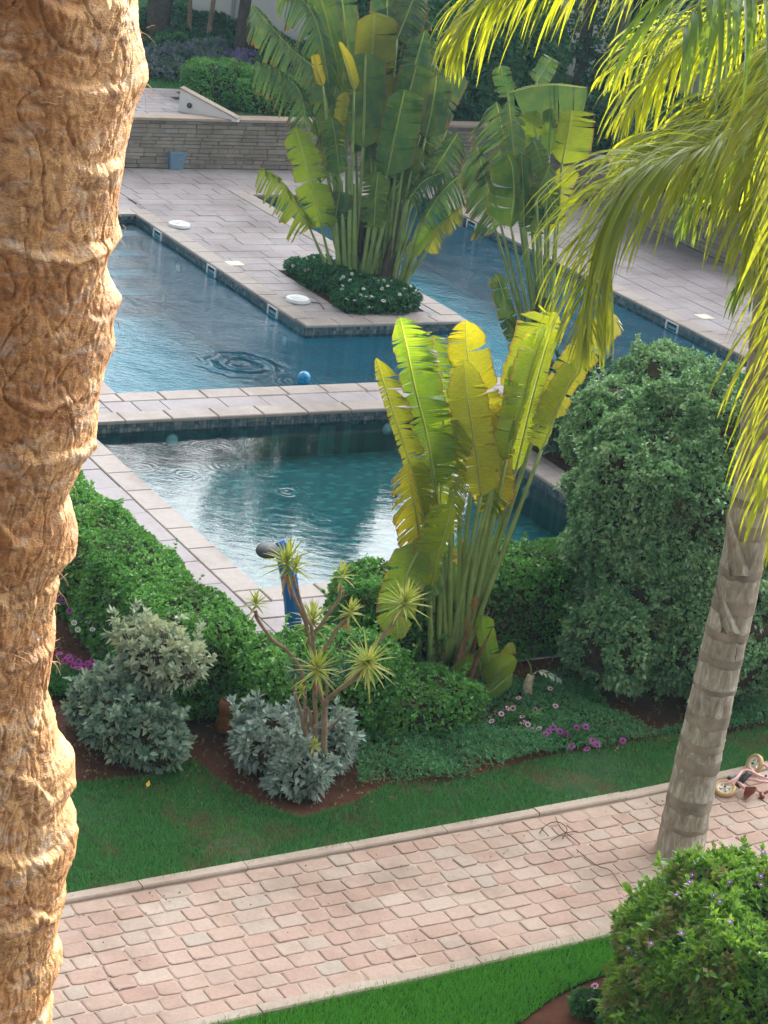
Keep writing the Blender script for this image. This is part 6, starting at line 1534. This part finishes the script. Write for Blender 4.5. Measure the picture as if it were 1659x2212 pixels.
for x, y, h, lb, sd in ((408, 100, 1.55, 'left yucca of the pair on the bank, thin stem and spiky head', -1), (447, 100, 2.1, 'taller right yucca of the pair on the bank', 1)):
    p = on_terr(x, y); o = thing('yucca', p, lb, 'plant', None); V, F = tube(catmull([p - [0, 0, .1], p + [sd * .05, 0, h * .5], p + [sd * .1, 0, h]], 8), [.06, .045], 8); part('trunk', V, F, M_bark, o, True)
    rosette(p + [sd * .1, 0, h], UPW, .62, 46, M_yuc, 0, .4, o); rosette(p + [sd * .1 - .35, .1, h * .72], nrm([-.4, 0, 1]), .5, 30, M_yuc, 0, .4, o)
# grassy patches above
# low dark table frame by the villa, broom leaning, lawn light
c = on_terr(1310, 196); o = thing('garden_table', c, 'low dark-framed table against the tall villa wall', 'table'); ax = [fx, fy, UPW]
box_part('tabletop', c + UPW * .78 - fx * .1, (.72, .34, .03), ax, M_black, o)
for sx in (-1, 1):
    for sy in (-1, 1): box_part('leg', c + fx * (sx * .66 - .1) + fy * sy * .29 + UPW * .375, (.028, .028, .375), ax, M_black, o)
box_part('shelf', c - fx * .1 + UPW * .16, (.64, .26, .015), ax, M_black, o)
c = on_terr(1146, 190); o = thing('garden_broom', c, 'thin dark broom leaning on the villa wall above the blue-green clump', 'broom')
V, F = tube([c + [0, 0, .25], c + [.12, .1, 2.1]], .022, 6); part('broomstick', V, F, M_black, o, True)
mb = MB()
for q in range(14): mb.tube([c + [0, 0, .3], c + [rng.uniform(-.16, .16), rng.uniform(-.05, .05), 0]], .010, 4)
mb.build('bristles', M_black, o)
# grass of the upper garden: blades near enough to read
P = sample_poly([UV(17.5, 41.5)[:2], UV(30, 38.9)[:2], UV(36, 46)[:2], UV(20, 50)[:2]], 260); P[:, 2] = [float(upz(p[0], p[1])) for p in P]
scatter('upper_grass', P, 'green grass of the upper garden behind the terrace hedge', 'grass', M_blade_far, .10, .022, .8)

# ------------------------------------------------------------------ air
HZ = 16.2
t = bpy.data.materials.new('haze_air'); t.use_nodes = True; nt = t.node_tree; nt.nodes.remove(nt.nodes['Principled BSDF'])
pv = nt.nodes.new('ShaderNodeVolumePrincipled'); pv.inputs['Color'].default_value = (.40, .74, .95, 1); pv.inputs['Density'].default_value = .0004; pv.inputs['Anisotropy'].default_value = .3
nt.links.new(pv.outputs[0], nt.nodes['Material Output'].inputs['Volume'])
mb = MB(); mb.box((14, 37, (HZ - 2.9) / 2), (75, 60, (HZ + 2.9) / 2), None); mb.build('haze', t, None, kind='stuff', label='thin bluish haze in the garden air', cat='haze')
exec_t('done')
